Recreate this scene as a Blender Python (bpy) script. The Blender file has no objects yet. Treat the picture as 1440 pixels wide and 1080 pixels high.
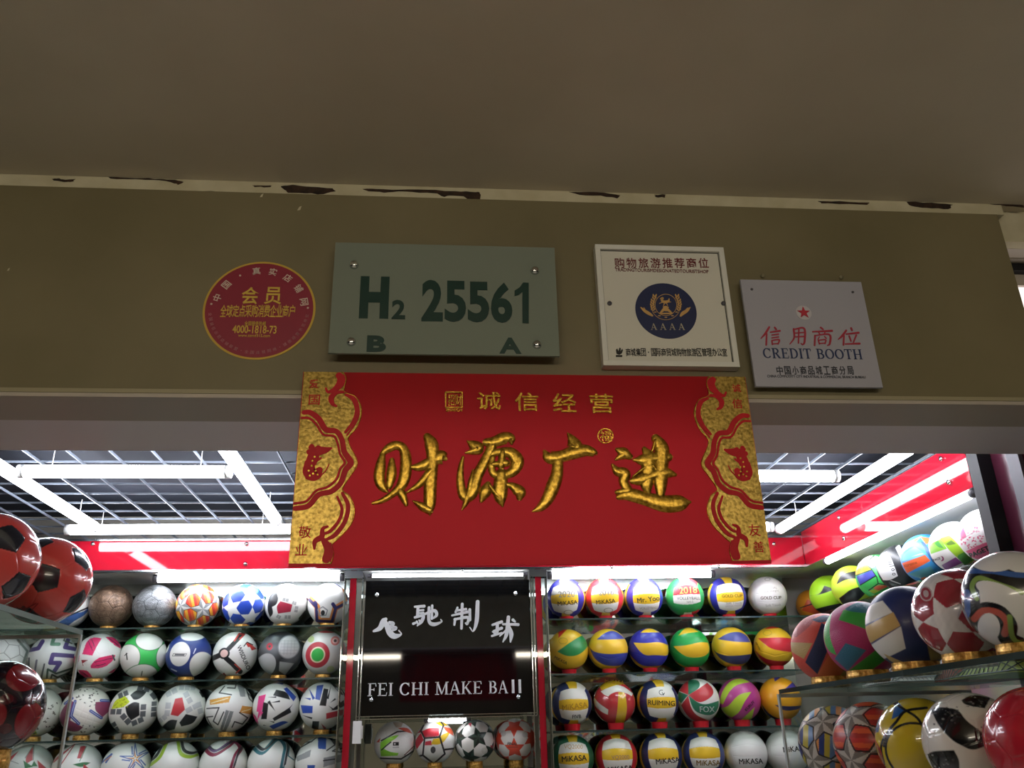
import bpy, bmesh, math, random
import numpy as np
from mathutils import Matrix, Vector

# ---------------------------------------------------------------- camera
S = bpy.context.scene
COL = S.collection
FPX = 1200.0
def _axes(yaw, pit, rol):
    cy, sy, cp, sp, cr, sr = math.cos(yaw), math.sin(yaw), math.cos(pit), math.sin(pit), math.cos(rol), math.sin(rol)
    fw = np.array([sy*cp, cy*cp, sp]); r = np.array([cy, -sy, 0.0]); u = np.cross(r, fw)
    return cr*r + sr*u, -sr*r + cr*u, fw
AR, AU, AF = _axes(math.radians(5.38), math.radians(22.75), math.radians(-1.475))
EYE = np.array([0, 0, 1.55])
cam = bpy.data.cameras.new('camera'); cam.lens = FPX/1440*36; cam.sensor_width = 36; cam.clip_start = .05
camo = bpy.data.objects.new('camera', cam); COL.objects.link(camo)
camo.matrix_world = Matrix(((AR[0], AU[0], -AF[0], EYE[0]), (AR[1], AU[1], -AF[1], EYE[1]), (AR[2], AU[2], -AF[2], EYE[2]), (0, 0, 0, 1)))
S.camera = camo
# ---------------------------------------------------------------- world, exposure
w = bpy.data.worlds.new('world'); S.world = w; w.use_nodes = True
w.node_tree.nodes['Background'].inputs[0].default_value = (.80, .86, 1, 1)
w.node_tree.nodes['Background'].inputs[1].default_value = .012
S.view_settings.view_transform = 'Standard'; S.view_settings.look = 'None'
S.view_settings.gamma = 1; S.view_settings.use_curve_mapping = False
S.view_settings.exposure = 0.0
S.cycles.max_bounces = 10; S.cycles.transparent_max_bounces = 24; S.cycles.glossy_bounces = 5
S.cycles.caustics_reflective = False; S.cycles.caustics_refractive = False
S.cycles.sample_clamp_indirect = 4
TUBE = 25.0        # tube lamps of the booth
LED = 30.0          # led strips in the cabinets
HALL = 46.0         # fluorescent lamp in the corridor behind the viewer

# pixel of the photo -> point on a real plane of the place
def ray(x, y): return (x-720)/FPX*AR - (y-540)/FPX*AU + AF
def onY(x, y, Y): d = ray(x, y); return EYE + d*(Y/d[1])
def onX(x, y, X): d = ray(x, y); return EYE + d*(X/d[0])
def onZ(x, y, Z): d = ray(x, y); return EYE + d*((Z-1.55)/d[2])

# ---------------------------------------------------------------- materials
def lin(c):
    if isinstance(c, str): c = [int(c[i:i+2], 16)/255 for i in (0, 2, 4)]
    return tuple((v/12.92 if v <= .04045 else ((v+.055)/1.055)**2.4) for v in c)
MATS = {}
def mat(name, col='ffffff', rough=.5, metal=0, coat=0, emit=0, alpha=1, spec=.5, trans=0):
    if name in MATS: return MATS[name]
    m = bpy.data.materials.new(name); m.use_nodes = True; MATS[name] = m
    b = m.node_tree.nodes['Principled BSDF']; c = lin(col)
    b.inputs['Base Color'].default_value = (*c, 1); b.inputs['Roughness'].default_value = rough
    b.inputs['Metallic'].default_value = metal; b.inputs['Coat Weight'].default_value = coat
    b.inputs['Coat Roughness'].default_value = .05
    b.inputs['Specular IOR Level'].default_value = spec
    b.inputs['Transmission Weight'].default_value = trans
    if emit: b.inputs['Emission Color'].default_value = (*c, 1); b.inputs['Emission Strength'].default_value = emit
    return m
def noisy(name, c1, c2, scale=8, rough=.6, lo=.35, hi=.65, detail=6, bump=0, **k):
    m = mat(name, c1, rough, **k); t = m.node_tree; b = t.nodes['Principled BSDF']
    tc = t.nodes.new('ShaderNodeTexCoord'); n = t.nodes.new('ShaderNodeTexNoise'); r = t.nodes.new('ShaderNodeValToRGB')
    n.inputs['Scale'].default_value = scale; n.inputs['Detail'].default_value = detail
    t.links.new(tc.outputs['Object'], n.inputs['Vector']); t.links.new(n.outputs['Fac'], r.inputs[0])
    r.color_ramp.elements[0].position = lo; r.color_ramp.elements[1].position = hi
    r.color_ramp.elements[0].color = (*lin(c1), 1); r.color_ramp.elements[1].color = (*lin(c2), 1)
    t.links.new(r.outputs[0], b.inputs['Base Color'])
    if bump:
        bp = t.nodes.new('ShaderNodeBump'); bp.inputs['Strength'].default_value = bump; bp.inputs['Distance'].default_value = .004
        t.links.new(n.outputs['Fac'], bp.inputs['Height']); t.links.new(bp.outputs[0], b.inputs['Normal'])
    return m
def speckled(name, base, spark, scale=260, thr=.10, rough=.08, sp_rough=.3):
    m = mat(name, base, rough); t = m.node_tree; b = t.nodes['Principled BSDF']
    tc = t.nodes.new('ShaderNodeTexCoord'); v = t.nodes.new('ShaderNodeTexVoronoi'); v.inputs['Scale'].default_value = scale
    r = t.nodes.new('ShaderNodeValToRGB'); r.color_ramp.elements[0].position = thr; r.color_ramp.elements[1].position = thr+.06
    r.color_ramp.elements[0].color = (*lin(spark), 1); r.color_ramp.elements[1].color = (*lin(base), 1)
    mx = t.nodes.new('ShaderNodeTexWhiteNoise'); mm = t.nodes.new('ShaderNodeMath'); mm.operation = 'MULTIPLY_ADD'
    t.links.new(tc.outputs['Object'], v.inputs['Vector']); t.links.new(v.outputs['Position'], mx.inputs['Vector'])
    t.links.new(mx.outputs['Value'], mm.inputs[0]); mm.inputs[1].default_value = .5
    t.links.new(v.outputs['Distance'], mm.inputs[2])
    t.links.new(mm.outputs[0], r.inputs[0]); t.links.new(r.outputs[0], b.inputs['Base Color'])
    return m
def clear(name, tint='dfeee9', rough=.02, amount=.10, refl=.8):
    """thin clear sheet: tinted see-through with a glossy reflection that grows at grazing angles"""
    m = bpy.data.materials.new(name); m.use_nodes = True; MATS[name] = m; t = m.node_tree; t.nodes.clear()
    o = t.nodes.new('ShaderNodeOutputMaterial'); mx = t.nodes.new('ShaderNodeMixShader')
    tr = t.nodes.new('ShaderNodeBsdfTransparent'); g = t.nodes.new('ShaderNodeBsdfGlossy'); f = t.nodes.new('ShaderNodeFresnel')
    f.inputs[0].default_value = 1.5; ad = t.nodes.new('ShaderNodeMath'); ad.operation = 'MULTIPLY_ADD'; ad.inputs[1].default_value = refl; ad.inputs[2].default_value = amount*.1
    tr.inputs[0].default_value = (*lin(tint), 1); g.inputs[0].default_value = (.9, .95, .93, 1); g.inputs['Roughness'].default_value = rough
    t.links.new(f.outputs[0], ad.inputs[0]); t.links.new(ad.outputs[0], mx.inputs[0]); t.links.new(tr.outputs[0], mx.inputs[1])
    t.links.new(g.outputs[0], mx.inputs[2]); t.links.new(mx.outputs[0], o.inputs[0])
    return m

BOARD = noisy('olive_board', '6f6749', '7b7254', 3.0, .55, bump=.04)
PLASTER = noisy('grey_plaster', 'bdb49f', 'c9c0ac', 2.0, .9)
CREAM = noisy('cream_paint', 'b9b192', 'c9c2a6', 14, .8)
FLAKE = noisy('bare_patch', '1d140d', '3f2a1c', 60, .9)
SOFFIT = mat('soffit_laminate', 'b4ab9f', .45)
SOFFIT2 = mat('soffit_panel', 'ece6ea', .4)
SLAB = mat('dark_slab', '1a202c', .8)
GRID = mat('white_grid', '6f7782', .4)
RED = speckled('red_glitter_acrylic', 'b4182c', 'f0606a', 230, .10, .05)
DRED = mat('dark_red_acrylic', '4c1e2e', .22, spec=.3)
CHROME = mat('chrome', 'e6e8ea', .12, 1)
ALU = mat('aluminium', '5c5a60', .55, .2)
BLACKM = mat('black_metal', '17181b', .55, spec=.3)
BLACKG = speckled('black_glitter_acrylic', '0a0a0c', '8a8a92', 190, .05, .04)
MIRROR = mat('mirror', 'c0c8c4', .03, 1)
GLASS = clear('shelf_glass', 'e8f2ed'); SGLASS = clear('stand_glass', 'e6efea', refl=.2); ACR = clear('clear_acrylic', 'f2f6f5', amount=.3)
GEDGE = mat('glass_edge', '2c3b38', .1)
WHITE = mat('white_plastic', 'ececea', .35)
LAMP = mat('tube_diffuser', 'f3f6ff', .5, emit=TUBE)
LEDM = mat('led_diffuser', 'f6f8ff', .5, emit=LED)
GOLDR = noisy('gold_band', 'b07c2c', 'f0c268', 90, .3, .4, .6, metal=.5, bump=.3)
REDP = mat('red_plastic', 'd81f2e', .3)
GOLD = noisy('gold_foil', '94701c', 'd8b048', 160, .3, metal=.85, bump=.15)
GOLD2 = noisy('gold_border_foil', '80692c', 'bd9f50', 160, .3, metal=.8, bump=.15)
SIGNRED = mat('red_card', 'b80f1d', .5, spec=.25)
def card():     # thin card that lets some of the booth's light through
    m = mat('thin_red_card', 'b80f1d', .5, spec=.25); t = m.node_tree; o = t.nodes['Material Output']; b = t.nodes['Principled BSDF']
    tl = t.nodes.new('ShaderNodeBsdfTranslucent'); tl.inputs[0].default_value = (*lin('ff8088'), 1); mx = t.nodes.new('ShaderNodeMixShader'); mx.inputs[0].default_value = .5
    t.links.new(b.outputs[0], mx.inputs[1]); t.links.new(tl.outputs[0], mx.inputs[2]); t.links.new(mx.outputs[0], o.inputs[0]); return m
CARD = card()
FROST = mat('frosted_glass', '7d867a', .14, alpha=1)
GREENL = mat('dark_green_ink', '0d332b', .35)
FLOORM = noisy('grey_floor_tile', 'bdbab4', 'cfccc5', 4, .25)
WALLM = noisy('pale_wall', 'a9a499', 'b7b2a7', 3, .7)
INK = {}
def ink(h, rough=.4, metal=0): return INK.setdefault(h, mat('ink_'+h, h, rough, metal))
def ballmat(name, rough, coat, bump=0):
    m = mat(name, 'ffffff', rough, coat=coat); t = m.node_tree
    a = t.nodes.new('ShaderNodeAttribute'); a.attribute_name = 'skin'
    t.links.new(a.outputs['Color'], t.nodes['Principled BSDF'].inputs['Base Color'])
    if bump:
        tc = t.nodes.new('ShaderNodeTexCoord'); v = t.nodes.new('ShaderNodeTexVoronoi'); v.inputs['Scale'].default_value = 330
        bp = t.nodes.new('ShaderNodeBump'); bp.inputs['Strength'].default_value = bump; bp.inputs['Distance'].default_value = .003
        t.links.new(tc.outputs['Object'], v.inputs['Vector']); t.links.new(v.outputs['Distance'], bp.inputs['Height'])
        t.links.new(bp.outputs[0], t.nodes['Principled BSDF'].inputs['Normal'])
    return m
MATT = ballmat('ball_leather', .38, .1); GLOSS = ballmat('ball_wrapped', .22, .9); GRIP = ballmat('ball_dimpled', .45, .1, .35)
METB = ballmat('ball_metallic', .35, .2, .4); MATS['ball_metallic'].node_tree.nodes['Principled BSDF'].inputs['Metallic'].default_value = .45

# ---------------------------------------------------------------- object helpers
def tag(o, label=None, cat=None, group=None, kind=None):
    for k, v in (('label', label), ('category', cat), ('group', group), ('kind', kind)):
        if v: o[k] = v
    return o
def empty(name, loc, label=None, cat=None, group=None, kind=None):
    o = bpy.data.objects.new(name, None); o.empty_display_size = .05; COL.objects.link(o); o.location = loc
    return tag(o, label, cat, group, kind)
class MB:
    """gathers world-space faces, builds ONE mesh object"""
    def __init__(s): s.v = []; s.f = []; s.m = []
    def add(s, v, f, mi=0):
        n = len(s.v); s.v += [tuple(map(float, p)) for p in v]; s.f += [tuple(i+n for i in q) for q in f]; s.m += [mi]*len(f); return s
    def box(s, x0, x1, y0, y1, z0, z1, mi=0, front=None):
        v = [(x, y, z) for x in (x0, x1) for y in (y0, y1) for z in (z0, z1)]
        s.add(v, [(0, 1, 3, 2)], mi); s.add(v, [(4, 6, 7, 5)], mi); s.add(v, [(0, 4, 5, 1)], mi if front is None else front)
        s.add(v, [(2, 3, 7, 6)], mi); s.add(v, [(0, 2, 6, 4)], mi); s.add(v, [(1, 5, 7, 3)], mi); return s
    def tube(s, a, b, r, n=12, r2=None, mi=0, cap=True):
        a = Vector(a); b = Vector(b); d = (b-a).normalized(); q = d.to_track_quat('Z', 'Y'); r2 = r if r2 is None else r2
        v = []
        for p, rr in ((a, r), (b, r2)):
            for i in range(n):
                t = 2*math.pi*i/n; v.append(p + q @ Vector((rr*math.cos(t), rr*math.sin(t), 0)))
        f = [(i, (i+1) % n, n+(i+1) % n, n+i) for i in range(n)]
        if cap: f += [tuple(range(n))[::-1], tuple(range(n, 2*n))]
        return s.add(v, f, mi)
    def lathe(s, c, prof, n=24, mi=0):
        v = [(c[0]+r*math.cos(2*math.pi*i/n), c[1]+r*math.sin(2*math.pi*i/n), c[2]+z) for r, z in prof for i in range(n)]
        f = [(k*n+i, k*n+(i+1) % n, (k+1)*n+(i+1) % n, (k+1)*n+i) for k in range(len(prof)-1) for i in range(n)]
        return s.add(v, f, mi)
    def prism(s, pts, y0, y1, mi=0):
        """flat outline in (x,z), given thickness from y0 (front) to y1"""
        bm = bmesh.new(); vs = [bm.verts.new((p[0], y0, p[1])) for p in pts]
        try: fc = bm.faces.new(vs)
        except ValueError: bm.free(); return s
        r = bmesh.ops.extrude_face_region(bm, geom=[fc])
        for e in r['geom']:
            if isinstance(e, bmesh.types.BMVert): e.co.y = y1
        bmesh.ops.triangulate(bm, faces=[f for f in bm.faces if len(f.verts) > 4])
        bmesh.ops.recalc_face_normals(bm, faces=bm.faces)
        bm.verts.index_update(); s.add([v.co for v in bm.verts], [tuple(v.index for v in f.verts) for f in bm.faces], mi); bm.free(); return s
    def build(s, name, mats, parent=None, smooth=False, bevel=0, origin=None):
        me = bpy.data.meshes.new(name)
        o0 = np.array(parent.location if parent and origin is None else (0, 0, 0), float)
        if parent and parent.parent and origin is None: o0 = o0 + np.array(parent.parent.location)
        own = (0, 0, 0)
        if parent is None:
            a = np.array(s.v); own = (a.min(0)+a.max(0))/2; own[2] = a[:, 2].min(); o0 = own
        me.from_pydata([tuple(np.array(p)-o0) for p in s.v], [], s.f)
        for m in (mats if isinstance(mats, (list, tuple)) else [mats]): me.materials.append(m)
        me.polygons.foreach_set('material_index', s.m)
        if smooth: me.polygons.foreach_set('use_smooth', [True]*len(s.f))
        me.update(); o = bpy.data.objects.new(name, me); COL.objects.link(o); o.location = own
        if parent: o.parent = parent
        if bevel:
            b = o.modifiers.new('bevel', 'BEVEL'); b.width = bevel; b.segments = 2; b.limit_method = 'ANGLE'
        return o
def box(name, x0, x1, y0, y1, z0, z1, m, parent=None, bevel=0): return MB().box(x0, x1, y0, y1, z0, z1).build(name, m, parent, bevel=bevel)
def struct(o): o['kind'] = 'structure'; return o

# ---- lettering: glyphs of the built-in font as mesh data
_gl = {}
def glyph_data(s, bold=0.0, shear=0.0):
    k = (s, bold, shear)
    if k not in _gl:
        c = bpy.data.curves.new('t', 'FONT'); c.body = s; c.size = 1; c.offset = bold; c.shear = shear; c.resolution_u = 4
        o = bpy.data.objects.new('t', c); COL.objects.link(o); bpy.context.view_layer.update()
        me = bpy.data.meshes.new_from_object(o.evaluated_get(bpy.context.evaluated_depsgraph_get()))
        v = np.array([q.co[:2] for q in me.vertices]) if len(me.vertices) else np.zeros((0, 2)); f = [tuple(p.vertices) for p in me.polygons]
        bpy.data.objects.remove(o); bpy.data.curves.remove(c); bpy.data.meshes.remove(me); _gl[k] = (v, f)
    v, f = _gl[k]; return v.copy(), f
def flat(mb, v2, f, Y, th=.0015):
    """flat glyph outline (x,z) on the plane Y, facing -Y, with a little thickness"""
    n = len(v2)
    if not n: return
    mb.add([(x, Y-th, z) for x, z in v2], f)
    cnt = {}
    for q in f:
        for a, b in zip(q, q[1:]+q[:1]): cnt[(a, b)] = 1
    side = [(a, b) for a, b in cnt if (b, a) not in cnt]
    mb.add([(x, Y-th, z) for x, z in v2]+[(x, Y, z) for x, z in v2], [(b, a, a+n, b+n) for a, b in side])
def fit(v, x0, x1, z0, z1):
    lo, hi = v.min(0), v.max(0); d = np.maximum(hi-lo, 1e-6)
    return (v-lo)/d*np.array([x1-x0, z1-z0])+np.array([x0, z0])
def rect(px, Y):
    x0, y0, x1, y1 = px; ym = (y0+y1)/2; xm = (x0+x1)/2
    return onY(x0, ym, Y)[0], onY(x1, ym, Y)[0], onY(xm, y1, Y)[2], onY(xm, y0, Y)[2]
def write(mb, s, px, Y, bold=0.0, th=.0012, shear=0.0):
    v, f = glyph_data(s, bold, shear)
    if len(v): flat(mb, fit(v, *rect(px, Y)), f, Y, th)
def write_row(mb, s, px, Y, bold=0, gap=.18, th=.0012):
    """characters one by one, evenly spaced over the pixel box"""
    n = len(s); x0, y0, x1, y1 = px; cw = (x1-x0)/(n+(n-1)*gap)
    for i, ch in enumerate(s):
        if ch == ' ': continue
        a = x0+i*cw*(1+gap)
        if ch == '·': write(mb, ch, (a+cw*.4, (y0+y1)/2-1, a+cw*.6, (y0+y1)/2+1), Y, bold, th)
        else: write(mb, ch, (a, y0, a+cw, y1), Y, bold, th)

# ---- brush strokes: (x,z,width) along a path, smoothed, domed or flat
def cat(pts, n=7):
    p = np.array(pts, float)
    if len(p) < 3: t = np.linspace(0, 1, n)[:, None]; return p[0]*(1-t)+p[-1]*t
    q = np.vstack([2*p[0]-p[1], p, 2*p[-1]-p[-2]]); out = []
    for i in range(1, len(q)-2):
        for t in np.linspace(0, 1, n, endpoint=False):
            a, b, c, d = q[i-1:i+3]
            out.append(.5*(2*b+(c-a)*t+(2*a-5*b+4*c-d)*t*t+(3*b-a-3*c+d)*t**3))
    out.append(p[-1]); return np.array(out)
def ribbon(mb, pts, Y, h=.001, dome=False, smooth=True, rnd=True, base=0.0):
    """pts: (x, z, width) in metres on the plane Y"""
    p = cat(pts) if smooth else np.array(pts, float)
    p[:, 2] = np.maximum(p[:, 2], 3e-4)
    if rnd:
        d0 = p[0, :2]-p[1, :2]; d0 = d0/(np.linalg.norm(d0)+1e-9); d1 = p[-1, :2]-p[-2, :2]; d1 = d1/(np.linalg.norm(d1)+1e-9)
        e0 = [[*(p[0, :2]+d0*p[0, 2]*k), p[0, 2]*q] for k, q in ((.42, .25), (.3, .75))]
        e1 = [[*(p[-1, :2]+d1*p[-1, 2]*k), p[-1, 2]*q] for k, q in ((.3, .75), (.42, .25))]
        p = np.vstack([e0, p, e1])
    t = np.gradient(p[:, :2], axis=0); t /= (np.linalg.norm(t, axis=1)[:, None]+1e-9); nr = np.stack([-t[:, 1], t[:, 0]], 1)
    prof = [(-1, 0), (-.88, .5), (-.6, .88), (-.25, 1), (.25, 1), (.6, .88), (.88, .5), (1, 0)] if dome else [(-1, 0), (-1, 1), (1, 1), (1, 0)]
    v = []; K = len(prof)
    wm = max(p[:, 2].max(), 1e-6)
    for i in range(len(p)):
        hh = h*(.35+.65*p[i, 2]/wm) if dome else h
        for a, b in prof:
            x, z = p[i, :2]+nr[i]*a*p[i, 2]/2; v.append((x, Y-base-b*hh, z))
    f = [(i*K+k, i*K+k+1, (i+1)*K+k+1, (i+1)*K+k) for i in range(len(p)-1) for k in range(K-1)]
    f += [tuple(range(K)), tuple(range((len(p)-1)*K, len(p)*K))[::-1]]
    mb.add(v, f)
def strokes(mb, data, org, sc, Y, fat=1.0, **k):
    """data traced on an enlarged view: pixel = org + value/sc"""
    k.setdefault('base', 0.0)
    for st in data:
        out = []; k['base'] += .00004
        for x, y, wd in st:
            a = onY(org[0]+x/sc, org[1]+y/sc, Y); b = onY(org[0]+(x+wd)/sc, org[1]+y/sc, Y); out.append((a[0], a[2], (b[0]-a[0])*fat))
        ribbon(mb, out, Y, **k)
def pix(pts, org, sc, Y): return [tuple(onY(org[0]+x/sc, org[1]+y/sc, Y)[[0, 2]]) for x, y in pts]

# ---- serif capitals drawn as strokes in a unit box (x 0..w, y 0..1)
def arc(cx, cy, rx, ry, a0, a1, w0, w1, n=14):
    o = []
    for i in range(n+1):
        t = math.radians(a0+(a1-a0)*i/n); k = abs(math.cos(t)); o.append((cx+rx*math.cos(t), cy+ry*math.sin(t), w0+(w1-w0)*k))
    return o
TK, TN = .15, .06
def stem(x, w=TK): return [[(x, 0, w), (x, 1, w)], [(x-.15, .025, .05), (x+.15, .025, .05)], [(x-.15, .975, .05), (x+.15, .975, .05)]]
SERIF = {
 'I': (.34, stem(.17)), 'H': (.86, stem(.17)+stem(.69)+[[(.17, .5, TN), (.69, .5, TN)]]),
 'E': (.70, stem(.17)+[[(.1, .97, TN), (.62, .97, TN)], [(.1, .03, TN), (.64, .03, TN)], [(.17, .52, TN), (.48, .52, TN)], [(.60, .97, .05), (.63, .76, .05)], [(.62, .03, .05), (.66, .26, .05)], [(.48, .62, .05), (.48, .42, .05)]]),
 'F': (.64, stem(.17)+[[(.1, .97, TN), (.58, .97, TN)], [(.17, .5, TN), (.46, .5, TN)], [(.57, .97, .05), (.60, .74, .05)], [(.46, .61, .05), (.46, .39, .05)]]),
 'T': (.74, stem(.37)[:2]+[[(.04, .965, .07), (.70, .965, .07)], [(.05, .97, .05), (.03, .74, .05)], [(.69, .97, .05), (.71, .74, .05)]]),
 'C': (.76, [arc(.40, .5, .33, .46, 42, 320, TN, .15), [(.66, .99, .045), (.68, .68, .045)]]),
 'O': (.84, [arc(.42, .5, .34, .46, 0, 180, TN, .15), arc(.42, .5, .34, .46, 180, 360, TN, .15)]),
 'D': (.82, stem(.17)+[[(.1, .965, TN), (.36, .965, TN)], [(.1, .035, TN), (.36, .035, TN)], arc(.34, .5, .36, .465, 90, -90, TN, .15)]),
 'B': (.74, stem(.17)+[[(.1, .965, TN), (.36, .965, TN)], [(.1, .035, TN), (.36, .035, TN)], [(.17, .52, TN), (.36, .52, TN)], arc(.34, .745, .23, .22, 90, -90, TN, .14), arc(.35, .275, .28, .24, 90, -90, TN, .15)]),
 'R': (.80, stem(.17)+[[(.1, .965, TN), (.36, .965, TN)], [(.17, .5, TN), (.36, .5, TN)], arc(.34, .735, .24, .235, 90, -90, TN, .14), [(.38, .5, .12), (.66, .03, .14)], [(.6, .03, .05), (.8, .03, .05)]]),
 'A': (.82, [[(.10, .03, TN), (.40, 1, TN)], [(.40, 1, .14), (.70, .03, .15)], [(.2, .34, TN), (.58, .34, TN)], [(0, .025, .05), (.22, .025, .05)], [(.56, .025, .05), (.84, .025, .05)]]),
 'K': (.82, stem(.17)+[[(.22, .42, TN), (.64, .96, TN)], [(.34, .56, .13), (.68, .03, .14)], [(.52, .975, .05), (.76, .975, .05)], [(.56, .025, .05), (.82, .025, .05)]]),
 'M': (1.0, stem(.14, TN)+[[(.16, .98, .14), (.5, .04, .12)], [(.5, .04, TN), (.82, .98, TN)], [(.84, 0, .15), (.84, 1, .15)], [(.72, .025, .05), (1.0, .025, .05)], [(.84, .975, .05), (1.0, .975, .05)]]),
 ' ': (.34, []), 'l': (.30, [[(.15, 0, .13), (.15, 1, .13)]]),
}
def serif(mb, s, px, Y, th=.0015, gap=.07):
    x0, x1, z0, z1 = rect(px, Y); tot = sum(SERIF[c][0]+gap for c in s)-gap; kx = (x1-x0)/tot; kz = z1-z0; x = 0
    for c in s:
        wd, sts = SERIF[c]
        for st in sts: ribbon(mb, [(x0+(x+a)*kx, z0+b*kz, q*(kx+kz)/2) for a, b, q in st], Y, th, smooth=False, rnd=False)
        x += wd+gap

# ================================================================ THE SHELL
ZC = 2.56                    # grid ceiling of the booth
struct(box('floor', -4.5, 4.5, -4.5, 4.7, -.05, 0, FLOORM))
struct(box('ceiling', -4.5, 4.5, -4.5, 1.63, 2.702, 2.80, PLASTER))
struct(box('wall_front', -4.5, 1.33, 1.63, 1.94, 2.20, 2.80, CREAM))
struct(box('wall_back', -4.5, 4.5, 4.60, 4.70, 0, 2.95, WALLM))
struct(box('wall_left', -2.42, -2.34, 1.95, 4.6, 0, 2.95, WALLM))
struct(box('wall_right', 2.20, 2.28, 1.95, 4.6, 0, 2.95, WALLM))
struct(box('wall_opposite', -4.5, 4.5, -4.5, -4.4, 0, 2.702, WALLM))
# the board that covers the lintel, its lip and the lintel's underside
struct(box('trim_1', -4.5, 1.312, 1.600, 1.628, 2.20, 2.672, BOARD))
struct(box('trim_2', -4.5, 1.93, 1.600, 1.735, 2.188, 2.1995, SOFFIT))
struct(box('trim_3', -4.5, 1.93, 1.736, 1.94, 2.190, 2.1995, SOFFIT2))
struct(box('trim_4', -4.5, 1.312, 1.5975, 1.5998, 2.196, 2.2045, mat('lip', '9a9274', .5)))
# lintel beyond the board's right end: cream band, ledges and a lit strip of the next bay
def strip(n, y0, y1, Y, m, d=.1):
    z0 = onY(1425, y1, Y)[2]; z1 = onY(1425, y0, Y)[2]; return struct(box(n, 1.331, 3.2, Y, Y+d, z0, z1, m))
struct(box('trim_5', 1.331, 4.5, 1.63, 1.94, onY(1425, 340, 1.63)[2], 2.80, CREAM))
strip('trim_6', 338, 350, 1.66, SOFFIT); strip('trim_7', 349, 364, 1.70, mat('ledge', '8c8478', .5)); strip('trim_8', 363, 380, 1.72, BLACKM)
strip('trim_9', 379, 401, 1.74, SOFFIT)
lb = box('light_box', 1.345, 2.6, 1.75, 1.82, onY(1430, 470, 1.75)[2], onY(1430, 402, 1.75)[2], mat('light_box_face', 'fff4f0', .5, emit=1.2))
tag(lb, 'pale glowing strip light beyond the right end of the olive board', 'light')
strip('trim_10', 471, 560, 1.76, SOFFIT)
struct(box('trim_18', -4.5, 1.3305, 1.6015, 1.6275, 2.6725, 2.7018, CREAM))
# peeling paint between ceiling and board
pp = MB()
flk = [[(510, 266), (530, 266), (560, 267), (600, 267), (640, 269), (662, 270), (672, 270), (676, 274), (675, 283), (660, 283), (652, 276), (632, 275), (625, 277), (615, 272), (590, 271), (560, 269), (540, 271), (518, 269)],
       [(395, 262), (412, 260), (440, 263), (468, 265), (472, 269), (455, 273), (430, 272), (405, 271), (400, 267)], [(73, 252), (84, 251), (92, 253), (106, 252), (104, 255), (90, 256), (78, 254)],
       [(152, 249), (170, 250), (200, 251), (228, 252), (246, 253), (258, 256), (250, 260), (240, 256), (215, 253), (180, 252), (155, 251)],
       [(285, 269), (318, 270), (316, 272), (288, 271)], [(355, 261), (382, 261), (380, 263), (358, 263)], [(800, 270), (850, 271), (872, 275), (868, 279), (845, 275), (815, 274)], [(920, 274), (936, 274), (935, 278), (922, 277)],
       [(1150, 283), (1180, 283), (1222, 285), (1220, 288), (1180, 287), (1155, 286)], [(1275, 284), (1310, 285), (1340, 288), (1334, 294), (1310, 293), (1290, 291), (1278, 288)], [(1392, 287), (1420, 286), (1440, 289), (1440, 292), (1415, 290)]]
rng = random.Random(4)
for poly in flk:
    q = []
    for a, b in zip(poly, poly[1:]+poly[:1]):
        for t in (0, .33, .66): q.append((a[0]+(b[0]-a[0])*t+(rng.uniform(-1.6, 1.6) if t else 0), a[1]+(b[1]-a[1])*t+(rng.uniform(-.7, .7) if t else 0)))
    pp.prism(pix(q, (0, 0), 1, 1.6012), 1.6005, 1.6014)
struct(pp.build('trim_11', FLAKE))
wf = MB()
for x, y, s in ((421, 293, 3), (368, 275, 2.5), (12, 379, 2)): wf.prism(pix([(x-s, y+s), (x, y-s*.6), (x+s, y-s), (x+s*.4, y+s*.8)], (0, 0), 1, 1.5995), 1.5985, 1.5998)
struct(wf.build('trim_12', CREAM))

# grid ceiling of the booth
g = MB()
for i in range(32):
    x = -1.49-.15*6+.15*i
    if x < 2.1: g.box(x-.002, x+.002, 1.95, 4.59, ZC, ZC+.010)
for i in range(20):
    y = 3.09-.15*7+.15*i
    if y < 4.59: g.box(-2.33, 2.19, y-.002, y+.002, ZC+.0105, ZC+.018)
struct(g.build('ceiling_grid', GRID))
struct(box('ceiling_slab', -2.34, 2.2, 1.94, 4.6, 2.70, 2.78, SLAB))

# ---------------------------------------------------------------- lamps
def batten(name, a, b, label, wdt=.046, m=LAMP, cap=WHITE, group='tube lamps under the grid ceiling', hang=True):
    a = Vector(a); b = Vector(b); d = (b-a).normalized(); t = empty(name, (a+b)/2, label, 'tube light', group)
    MB().tube(a+d*.02, b-d*.02, wdt/2, 14).build('diffuser', m, t, True)
    for p, s in ((a, 1), (b, -1)): MB().tube(p, p+d*s*.022, wdt/2+.002, 14).build('end_cap', cap, t, True)
    if hang:
        for k in (.15, .85):
            p = a.lerp(b, k); MB().box(p.x-.0013, p.x+.0013, p.y-.0013, p.y+.0013, p.z+wdt/2-.003, ZC+.02).build('hanger', cap, t)
    return t
ZT = 2.50
batten('tube_light', (-1.556, 2.72, ZT), (-1.556, 4.00, ZT), 'slanting tube light at far left of the grid ceiling')
batten('tube_light', (-1.515, 3.12, ZT-.001), (-.76, 3.12, ZT-.001), 'level tube light joining two slanting tubes, left of the red sign')
batten('tube_light', (-.722, 2.60, ZT), (-.722, 3.88, ZT), 'slanting tube light beside the left edge of the red sign', .05)
batten('tube_light', (-1.70, 4.04, ZT), (-.66, 4.04, ZT), 'long level tube light just above the left red header band')
batten('tube_light', (.85, 3.17, ZT), (1.60, 3.17, ZT), 'short level tube light right of the red sign')
batten('tube_light', (1.712, 2.56, ZT), (1.712, 4.10, ZT), 'long slanting tube light above the right red wall band')
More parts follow.
